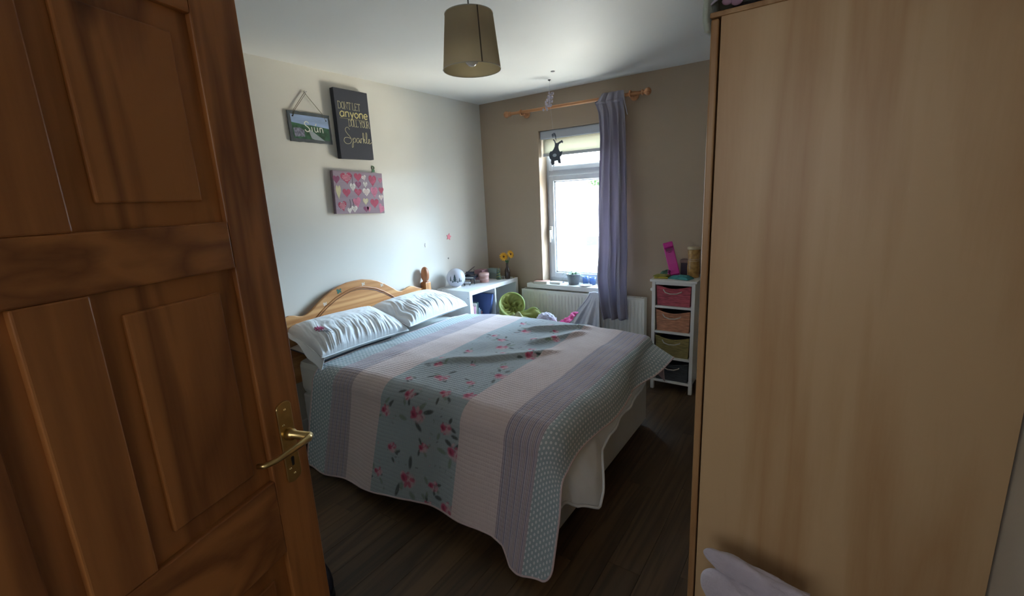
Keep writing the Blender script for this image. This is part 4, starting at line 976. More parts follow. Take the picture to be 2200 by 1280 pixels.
# ------------------------------------------------------------------ things on the window sill
sb = thing('notebook', 'closed pink and cream notebook at the left end of the window sill', 'book', (0.665, -0.02, wz0))
T = Matrix.Translation((0.665, -0.022, wz0)) @ Matrix.Rotation(0.12, 4, 'Z')
mb = MB(); mb.box(-0.075, -0.045, 0.0, 0.065, 0.045, 0.002, T); mb.box(-0.075, -0.045, 0.02, 0.065, 0.045, 0.0225, T); mb.box(-0.075, -0.045, 0, -0.0725, 0.045, 0.0225, T); mb.build('cover', pm('terracotta_cover', (0.42, 0.24, 0.19), 0.5, var=0.1), sb)
mb = MB(); mb.box(-0.072, -0.043, 0.002, 0.063, 0.043, 0.02, T); mb.build('pages', pm('paper', (0.7, 0.68, 0.6)), sb)
ch = thing('bracelet', 'beaded bracelet loop lying on the sill left of the plant pot', 'bracelet', (0.80, 0.06, wz0))
mb = MB(); CHM = pm('grey_beads', (0.24, 0.22, 0.26), 0.4, var=0.15)
for k in range(26):
    an = k*2*PI/26; mb.sphere((0.80+0.055*math.cos(an), 0.055+0.03*math.sin(an), wz0+0.005), 0.0055, 8, 6)
mb.build('beads', CHM, ch)
mb = MB(); mb.tube([(0.80+0.055*math.cos(k*PI/13), 0.055+0.03*math.sin(k*PI/13), wz0+0.005) for k in range(26)], 0.001, 5, closed=True); mb.build('thread', CHM, ch)
cb = thing('white_card_box', 'small white box on the sill between notebook and plant', 'box', (0.80, -0.01, wz0))
mb = MB(); mb.box(0.755, -0.04, wz0, 0.865, 0.012, wz0+0.018); mb.build('body', WHITE, cb, bevel=0.002)
mb = MB(); mb.box(0.753, -0.042, wz0+0.013, 0.867, 0.014, wz0+0.021); mb.build('lid', WHITE, cb, bevel=0.002)
pt = thing('potted_spider_plant', 'spiky potted plant in a grey pot on the window sill', 'plant', (0.975, 0.03, wz0))
mb = MB(); mb.lathe([(0.045, wz0), (0.048, wz0+0.003), (0.062, wz0+0.085), (0.066, wz0+0.086), (0.066, wz0+0.1), (0.058, wz0+0.1), (0.055, wz0+0.088), (0, wz0+0.088)], (0.975, 0.03, 0), 28); mb.build('pot', pm('grey_pot', (0.20, 0.22, 0.24), 0.5, var=0.08), pt)
LV = pm('grey_green_leaf', (0.20, 0.30, 0.20), 0.5, var=0.2, trans=0.25)
for k in range(22):
    an = k*2.399; el = 0.35+0.5*((k*7) % 10)/10; L_ = 0.10+0.05*((k*3) % 7)/7
    c = Vector((0.975, 0.03, wz0+0.088)); d = Vector((math.cos(an), 0.62*math.sin(an), 0)); pts = []
    for i in range(6):
        q = i/5; pts.append(c+d*(0.012+L_*q)+Vector((0, 0, L_*(el*1.6*q-0.9*q*q))))
    s_ = d.cross(Vector((0, 0, 1))).normalized(); vs = []
    for i, p in enumerate(pts):
        w_ = 0.005*(1-(i/5)**2)+0.0004; vs += [p-s_*w_, p+s_*w_]
    mb = MB(); mb.add(vs, [(2*i, 2*i+1, 2*i+3, 2*i+2) for i in range(5)], True); mb.build('leaf', LV, pt, solid=0.001)
bg_ = pm('blue_tumbler_glass', (0.18, 0.30, 0.55), 0.15, var=0.1, trans=0.4)
for i, (x, y, r, hh, lab) in enumerate([(1.075, 0.075, 0.028, 0.072, 'blue glass tumbler on the sill right beside the plant'), (1.150, 0.07, 0.030, 0.066, 'blue glass tumbler on the sill nearer the curtain')]):
    t0 = thing('blue_tumbler', lab, 'glass', (x, y, wz0), group='blue tumblers on the sill')
    mb = MB(); mb.lathe([(0.0, wz0+0.004), (r*0.8, wz0), (r*0.86, wz0+0.003), (r, wz0+hh), (r-0.003, wz0+hh), (r*0.8, wz0+0.008), (0, wz0+0.008)], (x, y, 0), 20); mb.build('tumbler_glass', bg_, t0)
    mb = MB(); mb.tube([(x+(r-0.0015)*math.cos(k*PI/12), y+(r-0.0015)*math.sin(k*PI/12), wz0+hh) for k in range(24)], 0.0022, 6, closed=True); mb.build('rim', pm('glass_rim', (0.5, 0.6, 0.75), 0.1, var=0.03), t0)
t0 = thing('white_saucer', 'white saucer on the sill in front of the blue tumblers', 'saucer', (1.12, -0.01, wz0))
mb = MB(); mb.lathe([(0.03, wz0), (0.032, wz0+0.003), (0.058, wz0+0.010), (0.056, wz0+0.011), (0.03, wz0+0.005), (0, wz0+0.005)], (1.12, -0.012, 0), 28); mb.build('dish', WHITE, t0)

# ------------------------------------------------------------------ hanging mobile near the window
mo = thing('hanging_mobile', 'dark animal shaped hanging mobile in front of the window', 'mobile', (1.03, -0.35, 1.8))
MD = pm('dark_painted_wood', (0.07, 0.085, 0.11), 0.6, var=0.1)
cx_, cz_ = 1.028, 1.875
# elephant outline: raised trunk to the upper right, curling tail to the upper left
el_ = [(-0.040, -0.080), (-0.018, -0.076), (-0.016, -0.050), (0.012, -0.048), (0.020, -0.072), (0.044, -0.070), (0.040, -0.045), (0.036, -0.020), (0.050, -0.012), (0.058, 0.012), (0.056, 0.022), (0.036, 0.020), (0.026, 0.034),
       (0.022, 0.058), (0.028, 0.078), (0.052, 0.090), (0.062, 0.084), (0.066, 0.096), (0.056, 0.108), (0.034, 0.098), (0.010, 0.088), (0.0, 0.094), (-0.006, 0.110), (-0.020, 0.122), (-0.026, 0.118), (-0.014, 0.104), (-0.008, 0.084), (-0.010, 0.066), (-0.022, 0.044), (-0.036, 0.030), (-0.052, 0.030), (-0.062, 0.016), (-0.064, -0.012), (-0.056, -0.030), (-0.046, -0.036), (-0.050, -0.060)]
mb = MB(); mb.prism(el_, (cx_, -0.35, cz_), (1, 0, 0), (0, 0, 1), (0, 1, 0), 0.005); mb.build('animal_shape', MD, mo)
ear = [(0.018*math.cos(k*PI/8)-0.012, 0.013*math.sin(k*PI/8)-0.004) for k in range(16)]
mb = MB(); mb.prism(ear, (cx_, -0.3505, cz_), (1, 0, 0), (0, 0, 1), (0, -1, 0), 0.002); mb.build('ear_disc', pm('pale_ear', (0.45, 0.52, 0.6), 0.6, var=0.05), mo)
mb = MB(); mb.prism([(-0.02, 0.0), (-0.012, -0.028), (-0.006, -0.006), (0.002, -0.03), (0.006, -0.004), (0.018, -0.052), (0.02, -0.015), (0.012, 0.006), (0.0, 0.012)], (1.012, -0.35, 2.035), (1, 0, 0), (0, 0, 1), (0, 1, 0), 0.005); mb.build('small_animal_shape', MD, mo)
mb = MB(); mb.tube([(0.985, -0.35, H-0.005), (0.985, -0.352, 2.3), (1.012, -0.3535, 2.04), (1.028, -0.3535, 1.965)], 0.0008, 5); mb.build('thread', pm('nylon_thread', (0.5, 0.5, 0.52), 0.5, var=0.03), mo)
mb = MB()
for k in range(26):
    an = k*2.4; r = 0.010+0.028*((k*5) % 9)/9; c = Vector((0.975+r*math.cos(an)+0.018*(0.5-(k/26))*2, -0.35+0.02*math.sin(an), 2.345-0.11*k/26+0.02*math.sin(an)))
    mb.sphere(c, (0.009, 0.006, 0.012), 8, 6)
mb.build('feather_tuft', pm('lilac_feather', (0.40, 0.36, 0.42), 0.9, var=0.3, vscale=60), mo)
mb = MB(); mb.lathe([(0.012, H), (0.012, H-0.004), (0.004, H-0.006), (0.003, H-0.012), (0, H-0.012)], (0.985, -0.35, 0), 12); mb.build('ceiling_hook', DARK, mo)
mb = MB(); mb.lathe([(0.016, H), (0.015, H-0.004), (0.006, H-0.005), (0, H-0.008)], (1.128, -0.551, 0), 12); mb.build('ceiling_hook', pm('grey_hook', (0.25, 0.25, 0.26), 0.4, var=0.05), loc=(1.128, -0.551, H), label='small grey hook in the ceiling in front of the window', cat='hook')

# ------------------------------------------------------------------ wall pieces on the left wall
X0 = 0.0
# painted slate sign
sl = thing('slate_sign', 'painted slate name sign of green hills hanging on a cord', 'sign', (0.0, -1.866, 2.066))
sO = Vector((0.004, -1.866, 2.066)); tl_ = math.radians(-0.5); sU = Vector((0, math.cos(tl_), math.sin(tl_))); sV = Vector((0, -math.sin(tl_)-0.02, math.cos(tl_)))
SLATE = pm('dark_slate', (0.07, 0.085, 0.095), 0.6, var=0.2, vscale=30, bump=0.3, bscale=80)
def rag(w, h, k=10, j=0.0018):
    random.seed(3); P = []
    for (a, b_) in (((-w, -h), (w, -h)), ((w, -h), (w, h)), ((w, h), (-w, h)), ((-w, h), (-w, -h))):
        for i in range(k): q = i/k; P.append((lerp(a[0], b_[0], q)+random.uniform(-j, j), lerp(a[1], b_[1], q)+random.uniform(-j, j)))
    return P
mb = MB(); mb.prism(rag(0.151, 0.094), sO, sU, sV, (1, 0, 0), 0.009); slb = mb.build('slate', SLATE, sl)
sF = sO+Vector((0.009, 0, 0))
def paint(poly, lift, mat, nm, par=slb):
    m_ = MB(); m_.prism(poly, sF, sU, sV, (1, 0, 0), lift); return m_.build(nm, mat, par)
hl = [(-0.132, 0.024), (-0.09, 0.020), (-0.04, 0.014), (0.0, 0.016), (0.05, 0.012), (0.10, 0.008), (0.138, 0.004)]
paint([(-0.134, 0.074), (0.138, 0.074)]+[(p[0], p[1]) for p in hl[::-1]], 0.0006, pm('painted_sky', lin((150, 172, 208)), 0.7, var=0.2, vscale=18, stretch=(1, 0.4, 2)), 'painted_sky')
paint(hl+[(0.136, -0.074), (-0.128, -0.074)], 0.0006, pm('painted_hills', (0.03, 0.10, 0.05), 0.7, var=0.5, vscale=26), 'painted_hills')
paint([(-0.02, -0.018), (0.0, -0.016), (0.095, -0.078), (0.02, -0.074), (-0.002, -0.068)], 0.001, pm('painted_road', lin((150, 160, 165)), 0.7, var=0.08, vscale=30), 'painted_road')
paint([(-0.125, -0.01), (-0.08, -0.006), (-0.05, -0.02), (-0.05, -0.06), (-0.12, -0.064)], 0.0009, pm('painted_stones', lin((120, 120, 138)), 0.7, var=0.6, vscale=70), 'painted_stones')
LETW = pm('cream_letter_paint', (0.72, 0.74, 0.64), 0.6, var=0.03)
mb = MB()
def rib(pts, w): mb.ribbon(pts, w, sF, sU, sV, (1, 0, 0), 0.0010, 0.0006)
rib([(-0.012, 0.026), (-0.018, 0.034), (-0.030, 0.036), (-0.042, 0.026), (-0.036, 0.012), (-0.020, 0.002), (-0.010, -0.012), (-0.018, -0.024), (-0.034, -0.025), (-0.044, -0.014)], 0.0062)
rib([(0.006, 0.006), (0.007, -0.008), (0.008, -0.024)], 0.0055)
rib([(0.026, 0.006), (0.026, -0.012), (0.032, -0.023), (0.042, -0.022), (0.048, -0.010), (0.048, 0.006)], 0.0055); rib([(0.048, 0.0), (0.049, -0.012), (0.053, -0.024)], 0.005)
rib([(0.034, 0.015), (0.040, 0.024), (0.044, 0.029)], 0.0055)
rib([(0.066, 0.006), (0.066, -0.008), (0.066, -0.024)], 0.0055); rib([(0.066, -0.004), (0.072, 0.004), (0.082, 0.003), (0.086, -0.006), (0.087, -0.026)], 0.0055)
mb.build('lettering', LETW, slb)
for (u, v) in ((-0.118, 0.062), (0.122, 0.056)):
    c = sF+sU*u+sV*v; mb = MB(); mb.sphere(c, (0.003, 0.006, 0.004), 10, 6); mb.build('cord_hole', DARK, slb)
nail = Vector((0.012, -1.876, 2.286)); CORD = pm('jute_cord', (0.16, 0.14, 0.10), 0.9, var=0.15)
mb = MB()
mb.tube([sF+sU*-0.118+sV*0.062, sF+sU*-0.105+sV*0.10, nail], 0.0018, 6); mb.tube([sF+sU*-0.114+sV*0.062+Vector((0.002, 0, 0)), sF+sU*-0.096+sV*0.10, nail+Vector((0.001, 0.004, -0.01))], 0.0018, 6)
mb.tube([nail, nail+Vector((0, 0.012, -0.018)), sF+sU*0.10+sV*0.098, sF+sU*0.122+sV*0.056], 0.0018, 6); mb.build('hanging_cord', CORD, sl)
mb = MB(); mb.tube([(0.0, nail.y, nail.z+0.002), (0.016, nail.y, nail.z+0.004)], 0.0022, 8); mb.tube([(0.0, nail.y+0.016, nail.z+0.004), (0.014, nail.y+0.016, nail.z+0.006)], 0.002, 8); mb.sphere((0.016, nail.y, nail.z+0.004), 0.004, 8, 6)
mb.build('wall_nail', pm('steel_nail', (0.5, 0.5, 0.5), 0.3, 0.8, var=0.1), loc=(0, nail.y, nail.z), label='small nails in the left wall holding the slate sign cord', cat='nail')

# black canvas with gold lettering
bc = thing('black_canvas', 'tall black canvas with gold lettering on the left wall', 'canvas', (0, -1.54, 2.108))
cy0, cy1, cz0, cz1 = -1.678, -1.393, 1.877, 2.345; cd = 0.042
B(0.002, cy0, cz0, cd, cy1, cz1).build('canvas_block', pm('black_canvas_cloth', lin((54, 57, 68)), 0.7, var=0.04, bump=0.1, bscale=300), bc, bevel=0.003)
CW, CH = cy1-cy0, cz1-cz0
GL = {'D': ([[(0, 0), (0, 1)], [(0, 1), (.24, .97), (.42, .72), (.42, .28), (.24, .03), (0, 0)]], .5), 'O': ([[(.22, 1), (.05, .8), (0, .5), (.05, .2), (.22, 0), (.39, .2), (.44, .5), (.39, .8), (.22, 1)]], .52),
      'N': ([[(0, 0), (0, 1), (.42, 0), (.42, 1)]], .5), "'": ([[(0.03, 1.02), (0, .82)]], .10), 'T': ([[(.2, 0), (.2, 1)], [(0, 1), (.4, 1)], [(0, 1), (0, .86)], [(.4, 1), (.4, .86)]], .46), 'L': ([[(0, 1), (0, 0), (.34, 0), (.34, .14)]], .42),
      'E': ([[(.34, .88), (.34, 1), (0, 1), (0, 0), (.34, 0), (.34, .12)], [(0, .52), (.26, .52)]], .44), 'U': ([[(0, 1), (0, .25), (.08, .05), (.2, 0), (.32, .05), (.4, .25), (.4, 1)]], .5), 'Y': ([[(0, 1), (.2, .48), (.2, 0)], [(.4, 1), (.2, .48)]], .47),
      'R': ([[(0, 0), (0, 1), (.26, .98), (.38, .76), (.26, .54), (0, .52)], [(.2, .52), (.42, 0)]], .5), ' ': ([], .26)}
SER = {'D': [(0, 0), (0, 1)], 'N': [(0, 0), (0, 1), (.42, 1)], 'T': [(.2, 0)], 'L': [(0, 1)], 'U': [(0, 1), (.4, 1)], 'Y': [(.2, 0), (0, 1), (.4, 1)], 'R': [(0, 0), (.42, 0)], 'E': []}
def canvas_ribbon(mb, pts, w, smooth=True):   # pts in metres from canvas centre
    mb.ribbon(pts, w, (cd, (cy0+cy1)/2, (cz0+cz1)/2), (0, 1, 0), (0, 0, 1), (1, 0, 0), 0.0004, 0.0005, smooth=smooth)
def caps(mb, txt, fx0, fx1, fz_top, fz_bot, w):
    tot = sum(GL[c][1] for c in txt); h = (fz_bot-fz_top)*CH; sxx = (fx1-fx0)*CW/tot; x = -CW/2+fx0*CW; zb_ = CH/2-fz_bot*CH
    for c in txt:
        for st in GL[c][0]:
            curved = c in 'DOUR' and len(st) > 3
            canvas_ribbon(mb, [(x+p[0]*sxx, zb_+p[1]*h) for p in st], w, smooth=curved and c != 'R')
        for (a, b_) in SER.get(c, []): canvas_ribbon(mb, [(x+(a-.07)*sxx, zb_+b_*h), (x+(a+.07)*sxx, zb_+b_*h)], w*0.9, False)
        x += GL[c][1]*sxx
GOLDP = pm('pale_gold_print', lin((205, 198, 158)), 0.5, var=0.12, vscale=70); GOLDB = pm('bright_gold_print', lin((214, 204, 140)), 0.45, var=0.12, vscale=70)
mb = MB(); caps(mb, "DON'T LET", .09, .74, .185, .285, 0.0026); mb.build('capital_lettering', GOLDP, bc)
mb = MB(); caps(mb, 'DULL YOUR', .34, .97, .430, .525, 0.0026); mb.build('capital_lettering', GOLDP, bc)
LOW = {'a': ([[(.75, .85), (.4, 1), (.05, .62), (.1, .15), (.4, 0), (.75, .3)], [(.78, 1), (.78, 0)]], 1.02), 'n': ([[(.1, 1), (.1, 0)], [(.1, .7), (.4, 1), (.7, .8), (.72, 0)]], .98), 'y': ([[(.05, 1), (.4, .1)], [(.75, 1), (.4, .05), (.28, -.42), (.10, -.48)]], .9), 'o': ([[(.4, 1), (.06, .7), (.06, .3), (.4, 0), (.74, .3), (.74, .7), (.4, 1)]], .96), 'e': ([[(.1, .52), (.72, .55), (.62, .9), (.36, 1), (.08, .7), (.08, .28), (.36, 0), (.72, .16)]], .9)}
mb = MB(); tot = sum(LOW[c][1] for c in 'anyone'); x = -CW/2+.11*CW; sxx = .84*CW/tot; hh = .075*CH; zb_ = CH/2-.395*CH
for c in 'anyone':
    for st in LOW[c][0]: canvas_ribbon(mb, [(x+p[0]*sxx, zb_+p[1]*hh) for p in st], 0.0068)
    x += LOW[c][1]*sxx
for k in range(34): canvas_ribbon(mb, [(-CW/2+(.10+.025*k)*CW, CH/2-.418*CH), (-CW/2+(.10+.025*k+.014)*CW, CH/2-.418*CH)], 0.0016, False)
mb.build('bold_lettering', GOLDB, bc)
mb = MB()
def scr(pts, w=0.0030): canvas_ribbon(mb, [(-CW/2+p[0]*CW, CH/2-p[1]*CH) for p in pts], w)
scr([(.34, .575), (.30, .545), (.24, .55), (.21, .585), (.25, .63), (.33, .68), (.36, .735), (.30, .775), (.20, .78), (.14, .745), (.17, .70), (.25, .69), (.34, .70)])
scr([(.40, .695), (.405, .76), (.39, .82), (.36, .83), (.37, .79), (.42, .74)]); scr([(.41, .72), (.45, .69), (.49, .705), (.48, .745), (.43, .755)])
scr([(.60, .70), (.55, .69), (.515, .72), (.53, .755), (.57, .75), (.60, .71), (.60, .74), (.63, .755)])
scr([(.63, .755), (.645, .715), (.65, .688), (.648, .72), (.645, .76)]); scr([(.648, .72), (.662, .697), (.682, .690), (.70, .698)])
scr([(.715, .755), (.745, .68), (.75, .62), (.73, .605), (.72, .66), (.725, .76)]); scr([(.725, .72), (.765, .695), (.77, .715), (.74, .728), (.79, .757)])
scr([(.79, .757), (.835, .69), (.85, .62), (.83, .595), (.815, .65), (.825, .74), (.855, .757)])
scr([(.855, .757), (.91, .73), (.925, .70), (.90, .69), (.88, .725), (.90, .757), (.94, .755), (.975, .735)])
mb.build('script_lettering', GOLDP, bc)

# hearts canvas
hc_ = thing('hearts_canvas', 'pink and grey canvas printed with rows of hearts', 'canvas', (0, -1.546, 1.638))
ta = math.radians(-2.3); hU = Vector((0, math.cos(ta), math.sin(ta))); hV = Vector((0, -math.sin(ta), math.cos(ta))); hO = Vector((0.002, -1.546, 1.638)); HW, HH = 0.432, 0.300
mb = MB(); mb.prism([(-HW/2, -HH/2), (HW/2, -HH/2), (HW/2, HH/2), (-HW/2, HH/2)], hO, hU, hV, (1, 0, 0), 0.030)
hcb = mb.build('canvas_block', pm('grey_board_print', lin((142, 124, 138)), 0.7, var=0.12, vscale=14, stretch=(1, 0.3, 3)), hc_, bevel=0.002)
HM = [pm('heart_red', lin((164, 62, 90)), 0.7, var=0.2, vscale=30), pm('heart_pink', lin((188, 112, 138)), 0.7, var=0.2, vscale=30), pm('heart_white', lin((206, 200, 196)), 0.7, var=0.1, vscale=30), pm('heart_cream', lin((186, 176, 140)), 0.7, var=0.1, vscale=30), pm('heart_plum', lin((126, 60, 96)), 0.7, var=0.2, vscale=30), pm('heart_ink', lin((90, 76, 86)), 0.7, var=0.1)]
def heart(sx_, sy_, rot=0.0, n_=22):
    P = []
    for k in range(n_):
        t = 2*PI*k/n_; xx = 16*math.sin(t)**3/17; yy = (13*math.cos(t)-5*math.cos(2*t)-2*math.cos(3*t)-math.cos(4*t))/17
        c, s = math.cos(rot), math.sin(rot); P.append(((xx*c-yy*s)*sx_, (xx*s+yy*c)*sy_))
    return P
hF = hO+Vector((0.030, 0, 0))
def hprint(fx, fy, sx_, sy_, mi, rot=0.0, dots=None):
    cx, cy = -HW/2+fx*HW, HH/2-fy*HH
    mb = MB(); mb.cm = mi; mb.prism([(cx+p[0], cy+p[1]) for p in heart(sx_, sy_, rot)], hF, hU, hV, (1, 0, 0), 0.0006)
    if dots is not None:
        mb.cm = dots; st = 0.0105
        for a in range(-6, 7):
            for b_ in range(-6, 7):
                ux, uy = (a+0.5*(b_ % 2))*st, b_*st
                if (abs(ux)/sx_)**1.4+(abs(uy)/sy_+(-0.0))**1.4 < 0.55: mb.prism([(cx+ux-.0024, cy+uy-.0024), (cx+ux+.0024, cy+uy-.0024), (cx+ux+.0024, cy+uy+.0024), (cx+ux-.0024, cy+uy+.0024)], hF, hU, hV, (1, 0, 0), 0.0009)
    mb.build('printed_heart', HM, hcb)
for a in [(.25, .15, .052, .048, 0, 0.1, 2), (.055, .20, .030, .034, 4), (.48, .12, .036, .036, 0), (.60, .13, .022, .024, 2, 0.3, 0), (.78, .18, .038, .050, 0, 0, 1), (.95, .17, .020, .026, 1, 0, 5), (.36, .36, .026, .034, 2, 0, 5), (.475, .30, .028, .030, 4, 0, 1), (.62, .29, .020, .026, 2, 0, 5),
          (.075, .48, .022, .060, 3), (.23, .50, .036, .036, 0), (.46, .48, .034, .032, 0, 0, 1), (.63, .47, .036, .036, 2, 0, 0), (.80, .46, .036, .050, 1, 0, 0), (.955, .42, .026, .030, 0), (.13, .81, .038, .042, 0, 0.2, 2), (.26, .92, .020, .026, 2), (.36, .88, .028, .030, 2, 0, 5), (.42, .72, .038, .044, 1, 0.2, 0), (.60, .70, .026, .030, 3, 0, 2), (.79, .74, .042, .042, 0), (.94, .60, .022, .026, 2, 0, 0), (.60, .89, .026, .026, 4), (.66, .89, .020, .026, 1), (.93, .88, .030, .044, 1, -0.5)]: hprint(*a)
mb = MB()
for pts in ([(.36, .08), (.365, .18), (.36, .30)], [(.28, .66), (.29, .78), (.27, .87)], [(.33, .66), (.35, .76), (.34, .84)]): mb.ribbon([(-HW/2+p[0]*HW, HH/2-p[1]*HH) for p in pts], 0.0025, hF, hU, hV, (1, 0, 0))
mb.build('printed_string', HM[5], hcb)
# green sticker above
gs = thing('green_sticker', 'small green looped sticker just above the hearts canvas', 'sticker', (0, -1.379, 1.81))
G2 = pm('leaf_green', (0.07, 0.20, 0.08), 0.5, var=0.1)
mb = MB(); mb.tube([(0.003, -1.379+0.011*math.cos(k*PI/8), 1.822+0.013*math.sin(k*PI/8)) for k in range(16)], 0.0028, 6, closed=True); mb.build('loop', G2, gs)
mb = MB(); mb.prism([(-0.014, -0.012), (0.012, -0.012), (0.014, 0.004), (0.002, 0.010), (-0.008, 0.004)], (0.0, -1.379, 1.802), (0, 1, 0), (0, 0, 1), (1, 0, 0), 0.003); mb.build('foot', G2, gs)
mb = MB(); mb.prism(star_poly(0.034, 5, 0.5, 0.25), (0.0, -0.585, 1.222), (0, 1, 0), (0, 0, 1), (1, 0, 0), 0.004)
mb.build('star_sticker', pm('pink_star', lin((232, 132, 146)), 0.5, var=0.06), loc=(0, -0.585, 1.222), label='pink star sticker on the left wall above the globe light', cat='sticker')
mb = MB(); mb.prism(star_poly(0.016, 4, 0.3, 0.1), (0.0, -0.9, 1.178), (0, 0.6, 0), (0, 0, 1.2), (1, 0, 0), 0.003)
mb.build('silver_star_sticker', pm('silver_star', (0.22, 0.24, 0.26), 0.3, 0.5, var=0.1), loc=(0, -0.9, 1.178), label='small grey star sticker on the wall above the bed post', cat='sticker')
mb = MB(); mb.lathe([(0.0, 0.007), (0.006, 0.005), (0.008, 0.0)], (0.0, -0.612, 1.024), 12, axis='x')
mb.build('putty_blob', pm('pale_putty', (0.48, 0.49, 0.47), 0.7, var=0.05), loc=(0, -0.612, 1.024), label='small pale putty blob on the wall under the pink star', cat='putty')

# ------------------------------------------------------------------ basket tower
cx0, cx1, cyf, cyb = 1.833, 2.150, -0.349, -0.022
cw = thing('basket_drawer_tower', 'narrow white drawer tower with four coloured woven baskets', 'drawer tower', (1.99, -0.19, 0))
B(cx0-0.014, cyf-0.012, 0.872, cx1+0.014, cyb, 0.890).build('top_board', WHITE, cw, bevel=0.003)
pw_ = 0.026
for x in (cx0, cx1-pw_):
    for yy in (cyf, cyb-pw_): B(x, yy, 0, x+pw_, yy+pw_, 0.872).build('corner_post', WHITE, cw, bevel=0.002)
for x in (cx0+0.006, cx1-0.016): B(x, cyf+pw_, 0.07, x+0.010, cyb-pw_, 0.872).build('side_panel', WHITE, cw)
B(cx0+pw_, cyb-0.012, 0.07, cx1-pw_, cyb-0.006, 0.872).build('back_panel', WHITE, cw)
for z in (0.669, 0.468, 0.262, 0.066): B(cx0+pw_, cyf+0.002, z, cx1-pw_, cyb-pw_, z+0.018).build('shelf', WHITE, cw, bevel=0.002)
B(cx0+pw_, cyf+0.002, 0.85, cx1-pw_, cyf+0.02, 0.872).build('top_rail', WHITE, cw, bevel=0.002)
mb = MB(); mb.lathe([(0.006, 0), (0.006, -0.008), (0.012, -0.014), (0.013, -0.020), (0.008, -0.025), (0, -0.026)], (cx0, -0.30, 0.80), 14, axis='x'); mb.build('side_knob', WHITE, cw)
ROPE = pm('cotton_rope', (0.55, 0.50, 0.44), 0.9, var=0.15, vscale=60, bump=0.5, bscale=200)
def basket(z0_, h, c_, nm, lab):
    m_ = bpy.data.materials.new('woven_'+nm); m_.use_nodes = True; nn = m_.node_tree; bb = nn.nodes['Principled BSDF']; bb.inputs['Roughness'].default_value = 0.8
    t = nn.nodes.new('ShaderNodeTexCoord'); mp = nn.nodes.new('ShaderNodeMapping'); mp.inputs['Scale'].default_value = (14, 14, 110); nn.links.new(t.outputs['Object'], mp.inputs[0])
    nz = nn.nodes.new('ShaderNodeTexNoise'); nz.inputs['Scale'].default_value = 1.6; nz.inputs['Detail'].default_value = 4; nn.links.new(mp.outputs[0], nz.inputs[0])
    rr = nn.nodes.new('ShaderNodeValToRGB'); rr.color_ramp.elements[0].color = (*[q*0.55 for q in c_], 1); rr.color_ramp.elements[1].color = (*[min(1, q*1.35) for q in c_], 1); rr.color_ramp.elements[0].position = 0.3; rr.color_ramp.elements[1].position = 0.7
    nn.links.new(nz.outputs['Fac'], rr.inputs[0]); nn.links.new(rr.outputs[0], bb.inputs['Base Color'])
    x0_, x1_ = cx0+pw_+0.006, cx1-pw_-0.006; yf, yb = cyf+0.008, cyb-pw_-0.02
    def wall(P0, P1, dip):
        def f(a, b):
            top = h*(1-dip*math.sin(a*PI)**1.2)
            z = z0_+top*b; sh = 1-0.06*(1-b)
            x = lerp(P0[0], P1[0], a); y = lerp(P0[1], P1[1], a); cx, cy = (x0_+x1_)/2, (yf+yb)/2
            row = math.sin(b*h/0.0085*PI); col_ = math.sin(a*(abs(P1[0]-P0[0])+abs(P1[1]-P0[1]))/0.018*PI)
            k = 0.0014*abs(row)*(0.7+0.3*col_)
            nrm = Vector((P1[1]-P0[1], -(P1[0]-P0[0]), 0)).normalized()
            return Vector((cx+(x-cx)*sh, cy+(y-cy)*sh, z))+nrm*k
        return f
    mb = MB(); mb.grid(wall((x0_, yf), (x1_, yf), 0.15), 60, 56); mb.grid(wall((x1_, yf), (x1_, yb), 0.0), 20, 20); mb.grid(wall((x1_, yb), (x0_, yb), 0.10), 20, 20); mb.grid(wall((x0_, yb), (x0_, yf), 0.0), 20, 20)
    mb.box(x0_+0.008, yf+0.008, z0_, x1_-0.008, yb-0.008, z0_+0.004)
    bk_ = mb.build('basket', m_, cw, label=lab)
    f = wall((x0_, yf), (x1_, yf), 0.15); mb = MB(); mb.tube([f(i/40, 1.0) for i in range(41)], 0.004, 6); mb.build('basket_rim', m_, bk_)
    xm = (x0_+x1_)/2-0.005; zz = z0_+h*0.80
    pts = [(xm-0.068, yf+0.006, zz), (xm-0.066, yf-0.008, zz+0.002), (xm-0.05, yf-0.016, zz-0.016), (xm-0.015, yf-0.02, zz-0.026), (xm+0.03, yf-0.018, zz-0.024), (xm+0.062, yf-0.010, zz-0.012), (xm+0.066, yf+0.006, zz-0.008)]
    mb = MB(); mb.tube(pts, 0.0042, 8); mb.build('rope_handle', ROPE, bk_)
    # dark folded clothes inside
    mb = MB(); mb.grid(lambda a, b: (lerp(x0_+0.014, x1_-0.014, a), lerp(yf+0.014, yb-0.014, b), z0_+h*(0.80+0.07*fbm(a*4+h, b*4, z0_*9))), 20, 16); mb.build('folded_clothes', pm('dark_clothes', (0.03, 0.03, 0.045), 0.9, var=0.5, vscale=18), bk_)
basket(0.688, 0.155, (0.44, 0.09, 0.12), 'maroon', 'maroon red basket, top one of the tower')
basket(0.487, 0.165, (0.52, 0.24, 0.14), 'terracotta', 'terracotta basket, second from the top')
basket(0.281, 0.165, (0.30, 0.24, 0.085), 'olive', 'olive mustard basket, third from the top')
basket(0.085, 0.155, (0.055, 0.06, 0.065), 'charcoal', 'charcoal basket, bottom one of the tower')
# things on top
zt_ = 0.89
tp = thing('pink_toy_handset', 'hot pink plastic toy handset leaning upright on the drawer tower', 'toy', (1.95, -0.2, zt_))
MAG = pm('magenta_plastic', (0.58, 0.02, 0.30), 0.35, var=0.04); MAGD = pm('dark_magenta_plastic', (0.25, 0.01, 0.13), 0.4, var=0.05)
